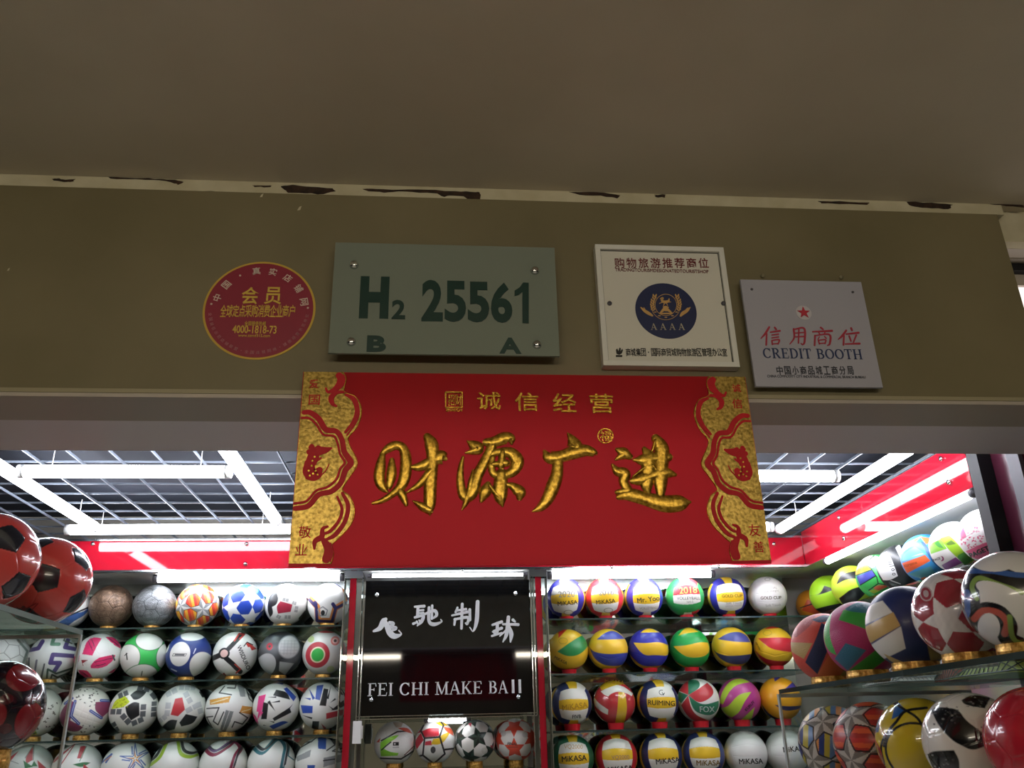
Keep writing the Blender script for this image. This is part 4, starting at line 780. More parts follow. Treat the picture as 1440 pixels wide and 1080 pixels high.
# front end of the right wall: black post, dark red acrylic, aluminium frames
struct(box('trim_13', XR+.0005, 1.929, 2.70, 2.758, 0, 2.552, BLACKM))
struct(box('trim_14', 1.93, 1.95, 2.605, 2.757, 0, 2.535, DRED)); struct(box('trim_15', 1.915, 1.955, 2.545, 2.604, 0, 2.552, ALU))
struct(box('trim_16', 1.93, 1.95, 1.96, 2.544, 0, 2.535, DRED)); struct(box('trim_17', 1.915, 1.955, 1.96, 2.757, 2.5355, 2.556, ALU))

# ================================================================ FRONT STANDS OF GLASS AND ACRYLIC
zk = 1.803; rk = .1048; xk = 1.236
st = empty('display_stand', (1.42, 2.1, 0), 'freestanding glass stand at right holding large balls near the viewer', 'display stand')
zt = zk-rk+sink(rk, .058)-.03
MB().box(1.105, 1.75, 1.30, 2.83, zt-.012, zt, 0).build('top_shelf', [SGLASS], st)
MB().box(1.1025, 1.1048, 1.30, 2.83, zt-.0125, zt+.0005, 0).build('edge_strip', [GEDGE], st)
MB().box(1.105, 1.75, 2.832, 2.838, .05, zt-.0125, 0).build('back_pane', [ACR], st)
MB().box(1.098, 1.104, 2.826, 2.840, .05, zt-.013, 0).build('corner_profile', [mat('acrylic_edge', 'c3cccb', .15)], st)
MB().box(1.105, 1.75, 2.826, 2.8315, zt-.024, zt-.0125, 0).build('rail', [mat('acrylic_edge')], st)
zl2 = 1.523-rk+sink(rk, .058)-.03
MB().box(1.06, 1.75, 1.30, 2.83, zl2-.012, zl2, 0).build('lower_shelf', [GLASS], st)
for y in (1.32, 2.82): MB().tube((1.73, y, 0), (1.73, y, zl2-.012), .012).build('leg', CHROME, st, True)
for y in (1.32, 2.82): MB().tube((1.09, y, 0), (1.09, y, zl2-.012), .012).build('leg', CHROME, st, True)
k0 = sk('e0584a').T(245, 895, 190)
for c, p in (('c8a868', [(52, 905), (58, 855), (180, 868), (120, 950)]), ('232a54', [(125, 968), (200, 850), (245, 760), (300, 800), (262, 900), (180, 1035)]), ('b84848', [(70, 815), (140, 735), (225, 705), (190, 770), (95, 832)]), ('c8a050', [(265, 1072), (340, 1008), (400, 1050), (330, 1085)]), ('ee7a48', [(178, 1040), (262, 925), (335, 1000), (280, 1072)]), ('232a54', [(195, 740), (270, 710), (330, 740), (240, 765)])): k0.poly(c, *p)
k1 = sk('b82c6c').T(430, 845, 200)
for c, p in (('3cae44', [(228, 830), (255, 740), (300, 680), (262, 820), (288, 925), (245, 900)]), ('3ca03c', [(328, 740), (362, 688), (475, 715), (485, 812), (400, 770)]), ('2c7488', [(368, 685), (430, 650), (520, 655), (560, 690), (490, 720), (390, 700)]), ('34708c', [(272, 942), (345, 863), (442, 905), (330, 1008)]), ('3c9c34', [(328, 1012), (492, 905), (525, 962), (390, 1048)])): k1.poly(c, *p)
k2 = sk('2c376c').T(695, 790, 220)
for c, p in (('e6e4de', [(485, 700), (530, 655), (592, 643), (632, 710), (478, 762)]), ('cbaa68', [(472, 775), (636, 708), (658, 780), (485, 862)]), ('e6e4de', [(486, 872), (660, 783), (662, 897), (540, 948)]), ('c0a060', [(768, 850), (852, 850), (852, 962), (770, 968)]), ('c8ac6c', [(548, 918), (682, 992), (640, 1000), (565, 955)])): k2.poly(c, *p)
k3 = sk().stars(-.30, -.10, 20, 'efeae8', None, 'a83440').noise(.12, 9, 3).T(960, 700, 250).ell('cdb8b8', 815, 575, 34, 42).ell('a84450', 815, 575, 27, 35).ell('cdb8b8', 815, 575, 14, 20)
#k3.line('efeae8', 30, *[(960+240*math.cos(a), 700+240*math.sin(a)) for a in np.linspace(2.2, 4.2, 12)])
k4 = sk('edecea').T(1270, 610, 280).line(K, 105, (1015, 720), (1045, 600), (1065, 500), (1120, 440), (1220, 470), (1310, 520), (1420, 560), sm=True).line('3a62a8', 30, (1080, 425), (1190, 440), (1290, 470), (1400, 490), sm=True).line('3a62a8', 34, (1010, 690), (1030, 600), (1040, 540), sm=True).line('8cac54', 26, (1085, 580), (1075, 510), (1120, 470), (1200, 510), (1310, 570), sm=True).ell('edecea', 1200, 555, 115, 46, -28).ell('edecea', 1200, 400, 100, 44, -10)
k4.line(K, 95, (1050, 720), (1100, 655), (1170, 665), (1205, 730), (1190, 800), (1250, 850), (1350, 860), sm=True).line('c05a4c', 34, (1045, 690), (1105, 648), (1175, 665), (1205, 720), (1180, 780), sm=True).line('7c9c4c', 26, (1225, 690), (1215, 800), (1260, 840), (1340, 850), sm=True).ell('edecea', 1110, 740, 55, 80, -20).ell('edecea', 1320, 770, 60, 80)
Kb = [(1161, 912, 'coral, navy and tan volleyball', k0, GRIP), (1212, 898, 'pink, green and teal dimpled ball', k1, GRIP), (1278, 885, 'navy and white volleyball with tan stripes', k2, MATT), (1349, 862, 'white star ball with dark red panels', k3, GLOSS), (1426, 838, 'wrapped black and white ball with green and blue ribbons', k4, GLOSS)]
for x, y, lab, s_, m_ in Kb:
    p = onX(x, y, xk); ball('soccer_ball' if m_ is GLOSS else 'volleyball', (xk, p[1], zk), rk, s_, f'{lab}, right front stand', 'balls on the upper shelf of the right stand', m_, 'soccer ball' if m_ is GLOSS else 'volleyball')
    ring((xk, p[1], zk-rk+sink(rk, .058)-.03), 'gold', f'gold ring under the {lab}', .058, .03)
l0 = sk().stars(-.25, .56, 8, 'c2bcb4', '7c766e', '2c3c78', ('e0954c', '2c3c78', 'b8a83c', '5a7ca8'), '1c1814', lw=.03, sd_=(7, -1.2))
l1 = sk().stars(-.42, .66, 30, 'bcb4ac', '78706a', 'c03430', ('c03430', 'a82c28', 'd85c34'), '1c1414', lw=.03)
l2 = sk('cdb42c').T(835, 630, 270).poly('2c5c9c', (690, 490), (735, 375), (775, 430), (800, 440), (720, 480)).line(K, 16, (700, 380), (780, 440), (845, 500), (880, 620), sm=True).line(K, 16, (620, 640), (660, 560), (720, 500), (780, 445), (900, 430), sm=True).line(K, 14, (600, 740), (600, 650), (640, 570), sm=True).line(K, 14, *[(800+175*math.cos(a), 680+165*math.sin(a)) for a in np.linspace(2.6, 6.6, 24)]).poly('9c3430', (570, 600), (600, 660), (600, 760), (640, 830), (590, 800)).poly('2c5c9c', (575, 560), (590, 500), (640, 440), (600, 560))
l3 = sk('e6e2da').T(640, 800, 520)
for p in ([(290, 455), (340, 428), (470, 440), (565, 472), (610, 580), (700, 660), (790, 760), (795, 802), (620, 872), (520, 820), (430, 760), (330, 610)], [(162, 900), (230, 865), (437, 860), (472, 960), (430, 1100), (200, 1090)], [(608, 370), (720, 308), (892, 350), (812, 462), (700, 440), (620, 412)], [(860, 1000), (1000, 1040), (1100, 1200), (900, 1200)]): l3.poly('141414', *p)
r_ = random.Random(9)
for _ in range(90):
    x, y = r_.choice([(r_.uniform(300, 560), r_.uniform(440, 620)), (r_.uniform(560, 760), r_.uniform(600, 800)), (r_.uniform(200, 440), r_.uniform(880, 1060)), (r_.uniform(640, 850), r_.uniform(330, 440))]); q = r_.uniform(9, 22); dx = int(x/16)*16; dy = int(y/16)*16
    l3.poly(r_.choice(['3c3c3c', '5a5a58', '282828', '8a8884']), (dx, dy), (dx+q, dy+4), (dx+q-4, dy+q), (dx-4, dy+q-4))
l3.soccer(-.2, .25, 20)
l4 = sk('b81e30').soccer(.1, .5, 10)
for x, y, lab, s_, m_ in [(1175, 1046, 'silver-starred ball with blue and orange striped panels', l0, MATT), (1230, 1048, 'silver-starred ball with red panels', l1, MATT), (1297, 1049, 'glossy yellow ball with blue panels and black lines', l2, GLOSS), (1369, 1041, 'white ball with black pixelated patches', l3, GLOSS), (1468, 1045, 'plain glossy red ball cut by the right edge', l4, GLOSS)]:
    p = onX(x, y, 1.172); c = (1.172, p[1], 1.523); ball('soccer_ball', c, rk, s_, f'{lab}, lower right front stand', 'balls on the lower shelf of the right stand', m_, 'soccer ball')
    ring((1.172, p[1], zl2), 'gold', f'gold ring under the {lab}', .058, .03)
# net bags lying behind the balls on the upper shelf of the right stand
def netbag(x0, x1, y0, y1, h, m, net, label):
    bm = bmesh.new(); bmesh.ops.create_grid(bm, x_segments=14, y_segments=14, size=1); rr = random.Random(int(x0*1000)+int(y0*100))
    ph = [rr.uniform(0, 6) for _ in range(4)]; v = []; f = []
    for q in bm.verts: q.co.z = (max(0, 1-abs(q.co.x)**3))*(max(0, 1-abs(q.co.y)**3))*(.75+.18*math.sin(3*q.co.x+ph[0])+.15*math.sin(4*q.co.y+ph[1]))
    bm.verts.index_update(); to = lambda c, k=0: (x0+(c.x+1)/2*(x1-x0), y0+(c.y+1)/2*(y1-y0), zt+.004+k+c.z*h)
    b = MB().add([to(q.co) for q in bm.verts]+[(to(q.co)[0], to(q.co)[1], zt+.001) for q in bm.verts], [tuple(q.index for q in g_.verts) for g_ in bm.faces]+[tuple(q.index+225 for q in g_.verts)[::-1] for g_ in bm.faces])
    n = 15
    edge = [e for e in bm.edges if len(e.link_faces) == 1]; b.f += [(e.verts[0].index, e.verts[1].index, e.verts[1].index+225, e.verts[0].index+225) for e in edge]; b.m += [0]*len(edge)
    o = b.build('net_bag', m, None, True); tag(o, label, 'bag', 'net bags on the upper shelf of the right stand')
    nb = MB()
    for e in bm.edges:
        if e.index % 1 == 0: nb.tube(to(e.verts[0].co, .002), to(e.verts[1].co, .002), .0016, 4, cap=False)
    for g_ in bm.faces: nb.tube((to(g_.verts[0].co)[0], to(g_.verts[0].co)[1], zt+.0022), (to(g_.verts[2].co)[0], to(g_.verts[2].co)[1], zt+.0022), .0016, 4, cap=False)
    nb.build('netting', net, o); bm.free()
netbag(1.38, 1.56, 2.60, 2.82, .08, mat('bag_white', 'e4e4e0', .6), mat('net_white', 'c8ccd0', .5), 'white net bag at the far back of the right stand')
netbag(1.565, 1.745, 2.63, 2.82, .09, mat('bag_violet', '5a548c', .6), mat('net_white'), 'violet bag under white netting, right stand')
netbag(1.50, 1.745, 2.49, 2.625, .10, mat('bag_orange', 'e8583e', .6), mat('net_dark', '2c2a20', .5), 'orange net bag on the right stand')
netbag(1.48, 1.745, 2.20, 2.485, .10, mat('bag_lime', 'c4d048', .6), mat('net_dark'), 'lime bag under dark netting on the right stand')

# left stand
zm = 1.866
sl = empty('display_stand', (-1.3, 2.1, 0), 'freestanding glass stand at left holding the red black-spotted balls', 'display stand')
MB().box(-1.75, -.985, 1.30, 2.56, zm-.012, zm, 0).build('top_shelf', [SGLASS], sl)
MB().box(-.9845, -.982, 1.30, 2.56, zm-.0125, zm+.0005, 0).build('edge_strip', [mat('pale_edge', '7f8f88', .15)], sl)
MB().box(-1.75, -.985, 2.545, 2.551, .05, zm-.022, 0).build('back_pane', [ACR], sl)
MB().box(-1.75, -.984, 2.542, 2.5445, zm-.022, zm-.0125, 0).build('rail', [mat('acrylic_edge')], sl)
MB().box(-.984, -.978, 2.542, 2.553, .05, zm-.013, 0).build('corner_profile', [mat('acrylic_edge')], sl)
MB().box(-1.75, -1.0, 1.30, 2.54, 1.498, 1.510, 0, front=1).build('lower_shelf', [GLASS, GEDGE], sl)
for x in (-1.72, -1.03):
    for y in (1.34, 2.50): MB().tube((x, y, 0), (x, y, 1.4975), .012).build('leg', CHROME, sl, True)
rm = .114
m0 = sk('e0544f').soccer(.62, -.48, 24, pent='2c2c34'); m1 = sk('e0544f').soccer(-.02, .06, 20, pent='2c2c34').T(370, 655, 343).line('7a2026', 7, (210, 870), (215, 905), (250, 910), (290, 860), (330, 830)).line('7a2026', 6, (235, 915), (300, 900), (345, 830)).ell('7a2026', 252, 872, 16, 20)
m2 = sk('14141f').T(-27, 615, 350)
for cx, cy, rx, ry in ((120, 395, 122, 108), (215, 720, 100, 135), (-60, 680, 110, 120), (-200, 430, 110, 110)): m2.ell('2a0c12', cx, cy, rx+16, ry+16).ell('8c2028', cx, cy, rx, ry)
for (cx, cy) in ((30, 560), (200, 560), (60, 770), (10, 860)): m2.ell('4c1a22', cx, cy, 46, 40)
m2.soccer(.4, .3, 10)
for x, y, lab, s_, X_, mm in ((66, 808, 'red rubber ball with black pentagons and a small maker mark', m1, -1.045, GLOSS), (-15, 778, 'red rubber ball with black pentagons, cut by the left edge', m0, -1.07, GLOSS)):
    p = onX(x, y, X_); ball('soccer_ball', (X_, p[1], zm+rm), rm, s_, f'{lab}, on the left front stand', 'red balls on the left stand', mm, 'soccer ball')
p = onX(-5, 994, -1.05); ball('soccer_ball', (-1.05, p[1], p[2]), .107, m2, 'glossy maroon ball with dark round panels, lower shelf of the left front stand', None, GLOSS, 'soccer ball')
hr_ = p[2]-.107+sink(.107, .05)-1.510
ring((-1.05, p[1], 1.510), 'gold', 'gold ring under the glossy maroon ball on the left stand', .05, hr_)

# ================================================================ BLACK SIGN IN THE MIDDLE
YS_ = YF-.012
bs = empty('shop_sign', (.058, YF, 1.675), 'glossy black sign with white brush characters and capital lettering', 'sign')
MB().box(-.338, .458, YS_, YS_+.01, 1.675, 2.288).build('panel', BLACKG, bs)
ac = MB()
for x in (-.347, .466): ac.box(x-.006, x+.006, YS_-.03, YS_+.012, 1.66, 2.30)
ac.box(-.353, .472, YS_-.03, YS_+.012, 1.660, 1.672); ac.build('acrylic_frame', ACR, bs)
fr = MB()
for x in (-.354, -.340, .460, .4735): fr.box(x-.001, x+.001, YS_-.031, YS_-.0295, 1.66, 2.30)
fr.box(-.354, .4735, YS_-.031, YS_-.0295, 1.6595, 1.6615); fr.box(-.354, .4735, YS_-.031, YS_-.0295, 1.671, 1.673); fr.build('frame_edge', CHROME, bs)
for x, y in ((530, 837), (725, 835), (522, 984), (729, 980)):
    p = onY(x, y, YS_); MB().tube((p[0], YS_-.0002, p[2]), (p[0], YS_-.010, p[2]), .0095, 14).build('screw', CHROME, bs, True)
O1 = (480, 780); S1 = 3.6
fei = [[(163, 388, 8), (195, 372, 18), (214, 338, 22), (226, 326, 12)], [(214, 330, 14), (232, 362, 20), (246, 396, 22), (270, 413, 20), (303, 403, 6), (291, 384, 5)], [(243, 343, 10), (262, 350, 14), (250, 366, 10), (276, 372, 13), (256, 386, 7)]]
chi = [[(372, 264, 8), (420, 261, 11)], [(388, 264, 11), (386, 312, 12)], [(388, 283, 7), (416, 281, 8)], [(388, 297, 7), (416, 295, 8)], [(372, 318, 9), (414, 309, 11), (406, 338, 13), (384, 360, 5)], [(364, 350, 10), (376, 345, 8)], [(382, 338, 8), (386, 348, 6)], [(394, 332, 7), (398, 342, 6)], [(420, 302, 8), (470, 284, 12), (482, 305, 12), (466, 322, 6)], [(444, 268, 11), (444, 336, 12), (468, 353, 14), (507, 340, 6), (503, 328, 4)], [(460, 258, 9), (458, 325, 9)]]
zhi = [[(560, 308, 7), (640, 290, 11)], [(588, 268, 8), (578, 292, 8)], [(582, 284, 8), (632, 276, 9)], [(572, 328, 8), (640, 318, 11), (637, 350, 10), (628, 346, 5)], [(576, 326, 10), (572, 356, 8)], [(612, 250, 11), (608, 374, 10)], [(650, 278, 11), (652, 332, 9)], [(690, 238, 14), (685, 335, 15), (668, 387, 6), (650, 368, 4)]]
qiu = [[(764, 356, 8), (812, 340, 11)], [(770, 388, 8), (812, 372, 11)], [(790, 346, 11), (786, 398, 12), (764, 390, 4)], [(762, 412, 8), (812, 396, 7)], [(818, 352, 8), (896, 354, 11)], [(846, 316, 13), (836, 402, 14), (818, 442, 5)], [(846, 372, 9), (802, 412, 5)], [(850, 364, 9), (860, 402, 16), (856, 442, 6)], [(868, 330, 11), (880, 340, 7)]]
for ch in (fei, chi, zhi, qiu):
    b = MB(); strokes(b, ch, O1, S1, YS_-.0001, fat=1.35, h=.003); b.build('brush_character', ink('f0f2f4', .3), bs)
def word(t_, xa, xb):
    _, _, z0, z1 = rect((517, 959, 714, 977), YS_); b = MB(); xs = [onY(x, 967, YS_)[0] for x in (xa, xb)]
    tot = sum(SERIF[c][0]+.07 for c in t_)-.07; k = (xs[1]-xs[0])/tot; x = 0
    for c in t_:
        for st in SERIF[c][1]: ribbon(b, [(xs[0]+(x+a)*k, z0+q*(z1-z0), r*(k+z1-z0)/2) for a, q, r in st], YS_-.0001, .003, smooth=False, rnd=False)
        x += SERIF[c][0]+.07
    b.build('word', ink('e8eaec', .3), bs)
for t_, xa, xb in (('FEI', 517, 553), ('CHI', 562, 603), ('MAKE', 612, 678), ('BA', 687, 714)): word(t_, xa, xb)
_, _, z0, z1 = rect((517, 959, 714, 977), YS_)
for x in (721.5, 731): xa = onY(x-1.8, 966, YS_)[0]; xb = onY(x+1.8, 966, YS_)[0]; b = MB(); b.prism([(xa, z0), (xb, z0), (xb, z1+.004), (xa, z1+.004)], YS_-.003, YS_-.0001); b.build('letter', ink('e8eaec', .3), bs)
jb = empty('junction_box', (-.366, YF-.05, 1.53), 'small white plastic adapter box fixed on the post under the black sign', 'electrical box')
q0 = onY(496, 1046, YF-.03); q1 = onY(509, 1014, YF-.03)
MB().box(q0[0], q1[0], YF-.06, YF-.0205, q0[2], q1[2]).build('body', WHITE, jb, bevel=.004)
MB().box(q1[0]+.0003, q1[0]+.006, YF-.05, YF-.03, q0[2]+.02, q1[2]-.02).build('plug', WHITE, jb)

# ================================================================ PLAQUES ON THE OLIVE BOARD
YW = 1.5999
# round red sticker
cx, cz, cr_ = -.368, 2.384, .1135
stk = empty('round_sticker', (cx, YW, cz-cr_), 'round dark red sticker with yellow rim and yellow writing', 'sticker')
circ = lambda r, n=72: [(cx+r*math.cos(2*math.pi*i/n), cz+r*math.sin(2*math.pi*i/n)) for i in range(n)]
MB().prism(circ(cr_), YW-.001, YW-.0001).build('rim', ink('c9a73c', .5), stk)
MB().prism(circ(cr_-.0045), YW-.0018, YW-.0010).build('disc', ink('8c2036', .45), stk)
Yk = YW-.0019
b = MB(); write_row(b, '会员', (340, 404, 396, 428), Yk, .012, .35); write_row(b, '全球定点采购消费企业商户', (310, 429, 415, 446), Yk, .006, .02); write(b, '全国服务热线', (344, 452, 374, 458), Yk); write(b, '4000-1818-73', (327, 458, 389, 469), Yk, .012); write(b, 'www.zzmd315.com', (335, 470, 380, 474), Yk)
b.build('lettering', ink('d8b848', .5), stk)
b = MB()
def arc_text(b, s, r, a0, a1, h, Y, flip=False, c=(cx, cz), bold=0):
    for i, ch in enumerate(s):
        a = math.radians(a0+(a1-a0)*i/(len(s)-1)); v, f = glyph_data(ch, bold)
        if not len(v): continue
        lo, hi = v.min(0), v.max(0); v = (v-(lo+hi)/2)*h/max(max(hi-lo), .55); t = a+(math.pi/2 if flip else -math.pi/2)
        flat(b, np.stack([c[0]+r*math.cos(a)+v[:, 0]*math.cos(t)-v[:, 1]*math.sin(t), c[1]+r*math.sin(a)+v[:, 0]*math.sin(t)+v[:, 1]*math.cos(t)], 1), f, Y, .0008)
arc_text(b, '中国·真实店铺网', .091, 164, 12, .017, Yk, bold=.008)
b.build('lettering', ink('d8c8b8', .5), stk)
for a in (174, 3): b = MB(); b.prism([(cx+.098*math.cos(math.radians(a))+.0022*math.cos(t), cz+.098*math.sin(math.radians(a))+.0022*math.sin(t)) for t in np.linspace(0, 5.5, 10)], Yk-.0008, Yk); b.build('dot', ink('d8c8b8', .5), stk)
b = MB(); arc_text(b, '全国诚信示范店铺联盟·全国连锁网络·诚信经营示范单位', .098, 188, 352, .0072, Yk, True); b.build('small_print', ink('b8787c', .5), stk)

# glass number plate on four stand-off screws
np_ = empty('number_plate', (.0145, YW, 2.27), 'frosted glass number plate reading H2 25561 on the olive board', 'sign')
MB().box(-.2175, .246, 1.562, 1.568, 2.2705, 2.5265).build('glass_panel', FROST, np_, bevel=.0015)
Yn = 1.5618
for x, y in ((498, 373), (752, 381), (494, 481), (755, 485)):
    p = onY(x, y, Yn); MB().tube((p[0], 1.5998, p[2]), (p[0], 1.5682, p[2]), .005, 12).build('standoff', CHROME, np_, True)
    MB().tube((p[0], 1.5618, p[2]), (p[0], 1.555, p[2]), .0095, 18, r2=.007).build('screw_cap', CHROME, np_, True)
b = MB(); write(b, 'H', (506, 389, 547, 448), Yn, .055); write(b, '2', (551, 422, 570, 449), Yn, .03)
for i, ch in enumerate('2556'): write(b, ch, (593+i*32.4, 394+i*1.2, 623+i*32.4, 452+i*.7), Yn, .035)
b.prism(pix([(735.5, 397.5), (743.5, 398), (743.5, 455), (734.5, 454.5), (734.5, 411), (729, 415), (723.5, 416.5), (723.5, 409), (731, 404)], (0, 0), 1, Yn), Yn-.0012, Yn); b.build('number', GREENL, np_)
b = MB(); write(b, 'B', (516, 472, 543, 495), Yn, .05); b.build('letter', GREENL, np_); b = MB(); write(b, 'A', (702, 475, 733, 497.5), Yn, .04); b.build('letter', GREENL, np_)

# white framed plaque
wp = empty('framed_plaque', (.482, YW, 2.257), 'white framed plaque with a navy round emblem', 'sign')
X0, X1, Z0, Z1 = .338, .6255, 2.258, 2.547
MB().box(X0+.010, X1-.010, 1.583, 1.5995, Z0+.010, Z1-.010).build('panel', mat('plaque_white', 'd6d4c8', .3), wp)
f_ = MB()
for a in ((X0, X1, Z0, Z0+.011), (X0, X1, Z1-.011, Z1), (X0, X0+.011, Z0+.0112, Z1-.0112), (X1-.011, X1, Z0+.0112, Z1-.0112)): f_.box(a[0], a[1], 1.576, 1.5996, a[2], a[3])
f_.build('frame', mat('frame_white', 'dcdcd4', .35), wp, bevel=.002)
Yp = 1.5829
b = MB()
for a in ((X0+.0113, X1-.0113, Z0+.0113, Z0+.0128), (X0+.0113, X1-.0113, Z1-.0128, Z1-.0113), (X0+.0113, X0+.0128, Z0+.013, Z1-.013), (X1-.0128, X1-.0113, Z0+.013, Z1-.013)): b.box(a[0], a[1], Yp-.0006, Yp, a[2], a[3])
b.build('border_line', ink('3c3c38', .5), wp)
b = MB(); write_row(b, '购物旅游推荐商位', (864, 363, 996, 377), Yp, .006, .22); write(b, 'TRADINGTOURISMDESIGNATEDTOURISTSHOP', (865, 378.5, 996, 383), Yp); b.build('lettering', ink('6c1a20', .5), wp)
b = MB(); write_row(b, '商城集团·国际商贸城购物旅游区管理办公室', (880, 490, 1022, 501), Yp, .006, .05); b.build('lettering', ink('16160f', .5), wp)
b = MB(); b.prism(pix([(866, 492), (868, 490), (869.5, 494), (871, 489), (873, 490), (872.5, 494), (875, 490.5), (876, 493), (874.5, 497), (871, 499), (867, 497.5)], (0, 0), 1, Yp), Yp-.001, Yp); b.prism(pix([(866, 499.5), (875, 499.5), (875, 502), (866, 502)], (0, 0), 1, Yp), Yp-.001, Yp); b.build('small_emblem', ink('16160f', .5), wp)
for x, y in ((857, 427), (1017, 427)):
    p = onY(x, y, Yp); MB().tube((p[0], Yp, p[2]), (p[0], Yp-.003, p[2]), .005, 14).build('screw', ALU, wp, True)
ec = onY(936.5, 437, Yp); er = .0665
cir = lambda r, c=ec, n=64, a0=0, a1=2*math.pi: [(c[0]+r*math.cos(a0+(a1-a0)*i/n), c[2]+r*math.sin(a0+(a1-a0)*i/n)) for i in range(n)]
MB().prism(cir(er), Yp-.001, Yp).build('emblem_disc', ink('1c2750', .4), wp)
Ye = Yp-.0011; b = MB(); O2 = (890, 380); S2 = 1080/110
Gs = lambda L, **k: strokes(b, L, O2, S2, Ye, h=.0006, **k)
Gs([[(455+150*math.cos(t), 480-148*math.sin(t), 7) for t in np.linspace(0, 2*math.pi, 40)]], smooth=False, rnd=False)
Gs([[(455+205*math.cos(t), 480+205*math.sin(t), 6) for t in np.linspace(.45, 2.7, 24)]], smooth=False, rnd=False)
for k in range(7):
    for s_, x0 in ((-1, 265), (1, 645)):
        y = 345+k*32; xx = x0+s_*(-12 if k < 2 else 0)*(1)+s_*abs(k-4)*-6
        Gs([[(xx, y+24, 6), (xx-18, y+2, 22), (xx-22, y-16, 5)], [(xx, y+24, 6), (xx+18, y+2, 22), (xx+22, y-16, 5)]])
Gs([[(110, 515, 14), (160, 560, 40), (215, 595, 48), (268, 628, 26)], [(150, 515, 8), (165, 545, 18)], [(790, 515, 14), (745, 560, 40), (690, 595, 48), (658, 632, 26)], [(760, 520, 8), (735, 545, 18)]])
Gs([[(380, 395, 14), (410, 385, 30), (400, 420, 30), (440, 440, 44), (490, 425, 30), (500, 390, 8)], [(410, 440, 16), (365, 460, 8)], [(440, 450, 18), (420, 490, 8)], [(480, 440, 16), (525, 440, 6)], [(460, 450, 14), (480, 490, 8)], [(370, 600, 16), (420, 550, 40), (455, 540, 70), (490, 555, 40), (540, 595, 16)], [(420, 510, 18), (455, 505, 24), (490, 515, 14)], [(380, 600, 20), (535, 598, 20)]])
for k, a in enumerate((35, 60, 90, 120, 145)): Gs([[(455+180*math.cos(math.radians(a))-12, 480+172*math.sin(math.radians(a)), 14), (455+180*math.cos(math.radians(a))+12, 480+172*math.sin(math.radians(a)), 14)]])
b.build('emblem_motif', ink('c8a060', .4), wp)
b = MB(); 
for x in (915, 928, 941, 954): serif(b, 'A', (x, 455, x+8.6, 464), Ye, .0006)
b.build('emblem_letters', ink('b0a890', .4), wp)

# grey credit booth panel
cb = empty('grey_plaque', (.79, YW, 2.213), 'frameless grey plaque with a red star and red brush characters', 'sign')
MB().box(.653, .9265, 1.575, 1.582, 2.2145, 2.466).build('panel', mat('plaque_grey', 'a9a9b4', .28), cb, bevel=.0012)
for x, z in ((.675, 2.44), (.905, 2.44), (.675, 2.24), (.905, 2.24)): MB().tube((x, 1.5998, z), (x, 1.5822, z), .005, 10).build('standoff', CHROME, cb, True)
Yc = 1.5749
for x, y in ((1057, 407), (1199, 411)):
    p = onY(x, y, Yc); MB().tube((p[0], Yc, p[2]), (p[0], Yc-.002, p[2]), .0028, 10).build('screw', ALU, cb, True)
b = MB(); p = onY(1130, 440, Yc)
star_ = [(p[0]+r*math.cos(math.radians(90+36*i)), p[2]+r*math.sin(math.radians(90+36*i))) for i, r in enumerate([.015, .006]*5)]
MB().prism([(p[0]+.0172*math.cos(t), p[2]+.0172*math.sin(t)) for t in np.linspace(0, 2*math.pi, 40)[:-1]], Yc-.001, Yc).build('emblem_disc', ink('c4c2c6', .3), cb)
MB().prism(star_, Yc-.002, Yc-.0011).build('star', ink('b83040', .4), cb)
# brush characters xin yong shang wei, traced on (800,320) x3
O3 = (800, 320); S3 = 3.0
xin = [[(845, 420, 8), (828, 448, 9), (810, 468, 4)], [(834, 448, 7), (832, 496, 7)], [(868, 422, 8), (874, 430, 8)], [(850, 442, 6), (890, 436, 8)], [(856, 454, 5), (884, 450, 6)], [(856, 466, 5), (884, 462, 6)], [(856, 478, 6), (858, 494, 6)], [(856, 477, 5), (886, 474, 7), (882, 492, 6)], [(858, 492, 5), (882, 490, 5)]]
yong = [[(948, 428, 8), (950, 465, 7), (932, 492, 4)], [(950, 430, 6), (992, 426, 8), (994, 480, 8), (986, 494, 6), (978, 488, 3)], [(952, 446, 5), (990, 443, 6)], [(952, 462, 5), (990, 460, 6)], [(970, 430, 6), (968, 488, 6)]]
shang = [[(1062, 422, 8), (1072, 430, 7)], [(1028, 440, 6), (1110, 436, 9)], [(1052, 440, 5), (1058, 450, 6)], [(1082, 438, 6), (1076, 450, 5)], [(1038, 456, 8), (1036, 498, 7)], [(1038, 456, 5), (1098, 452, 8), (1100, 490, 8), (1090, 498, 4)], [(1056, 462, 5), (1050, 472, 4)], [(1078, 460, 5), (1086, 468, 5)], [(1052, 476, 6), (1056, 492, 5)], [(1054, 476, 5), (1082, 474, 6), (1080, 490, 6)], [(1056, 490, 5), (1080, 488, 5)]]
wei = [[(1170, 434, 8), (1152, 458, 9), (1136, 472, 4)], [(1160, 456, 7), (1158, 496, 7)], [(1190, 424, 8), (1194, 434, 8)], [(1170, 450, 6), (1222, 444, 9)], [(1182, 458, 7), (1190, 480, 6)], [(1212, 454, 7), (1200, 484, 6)], [(1166, 492, 6), (1226, 490, 9)]]
for ch in (xin, yong, shang, wei):
    b = MB(); strokes(b, ch, O3, S3, Yc, h=.0008); b.build('brush_character', ink('a82c40', .4), cb)
b = MB(); serif(b, 'CREDIT BOOTH', (1073, 490.5, 1212, 504.5), Yc, .0008); b.build('lettering', ink('23345e', .4), cb)
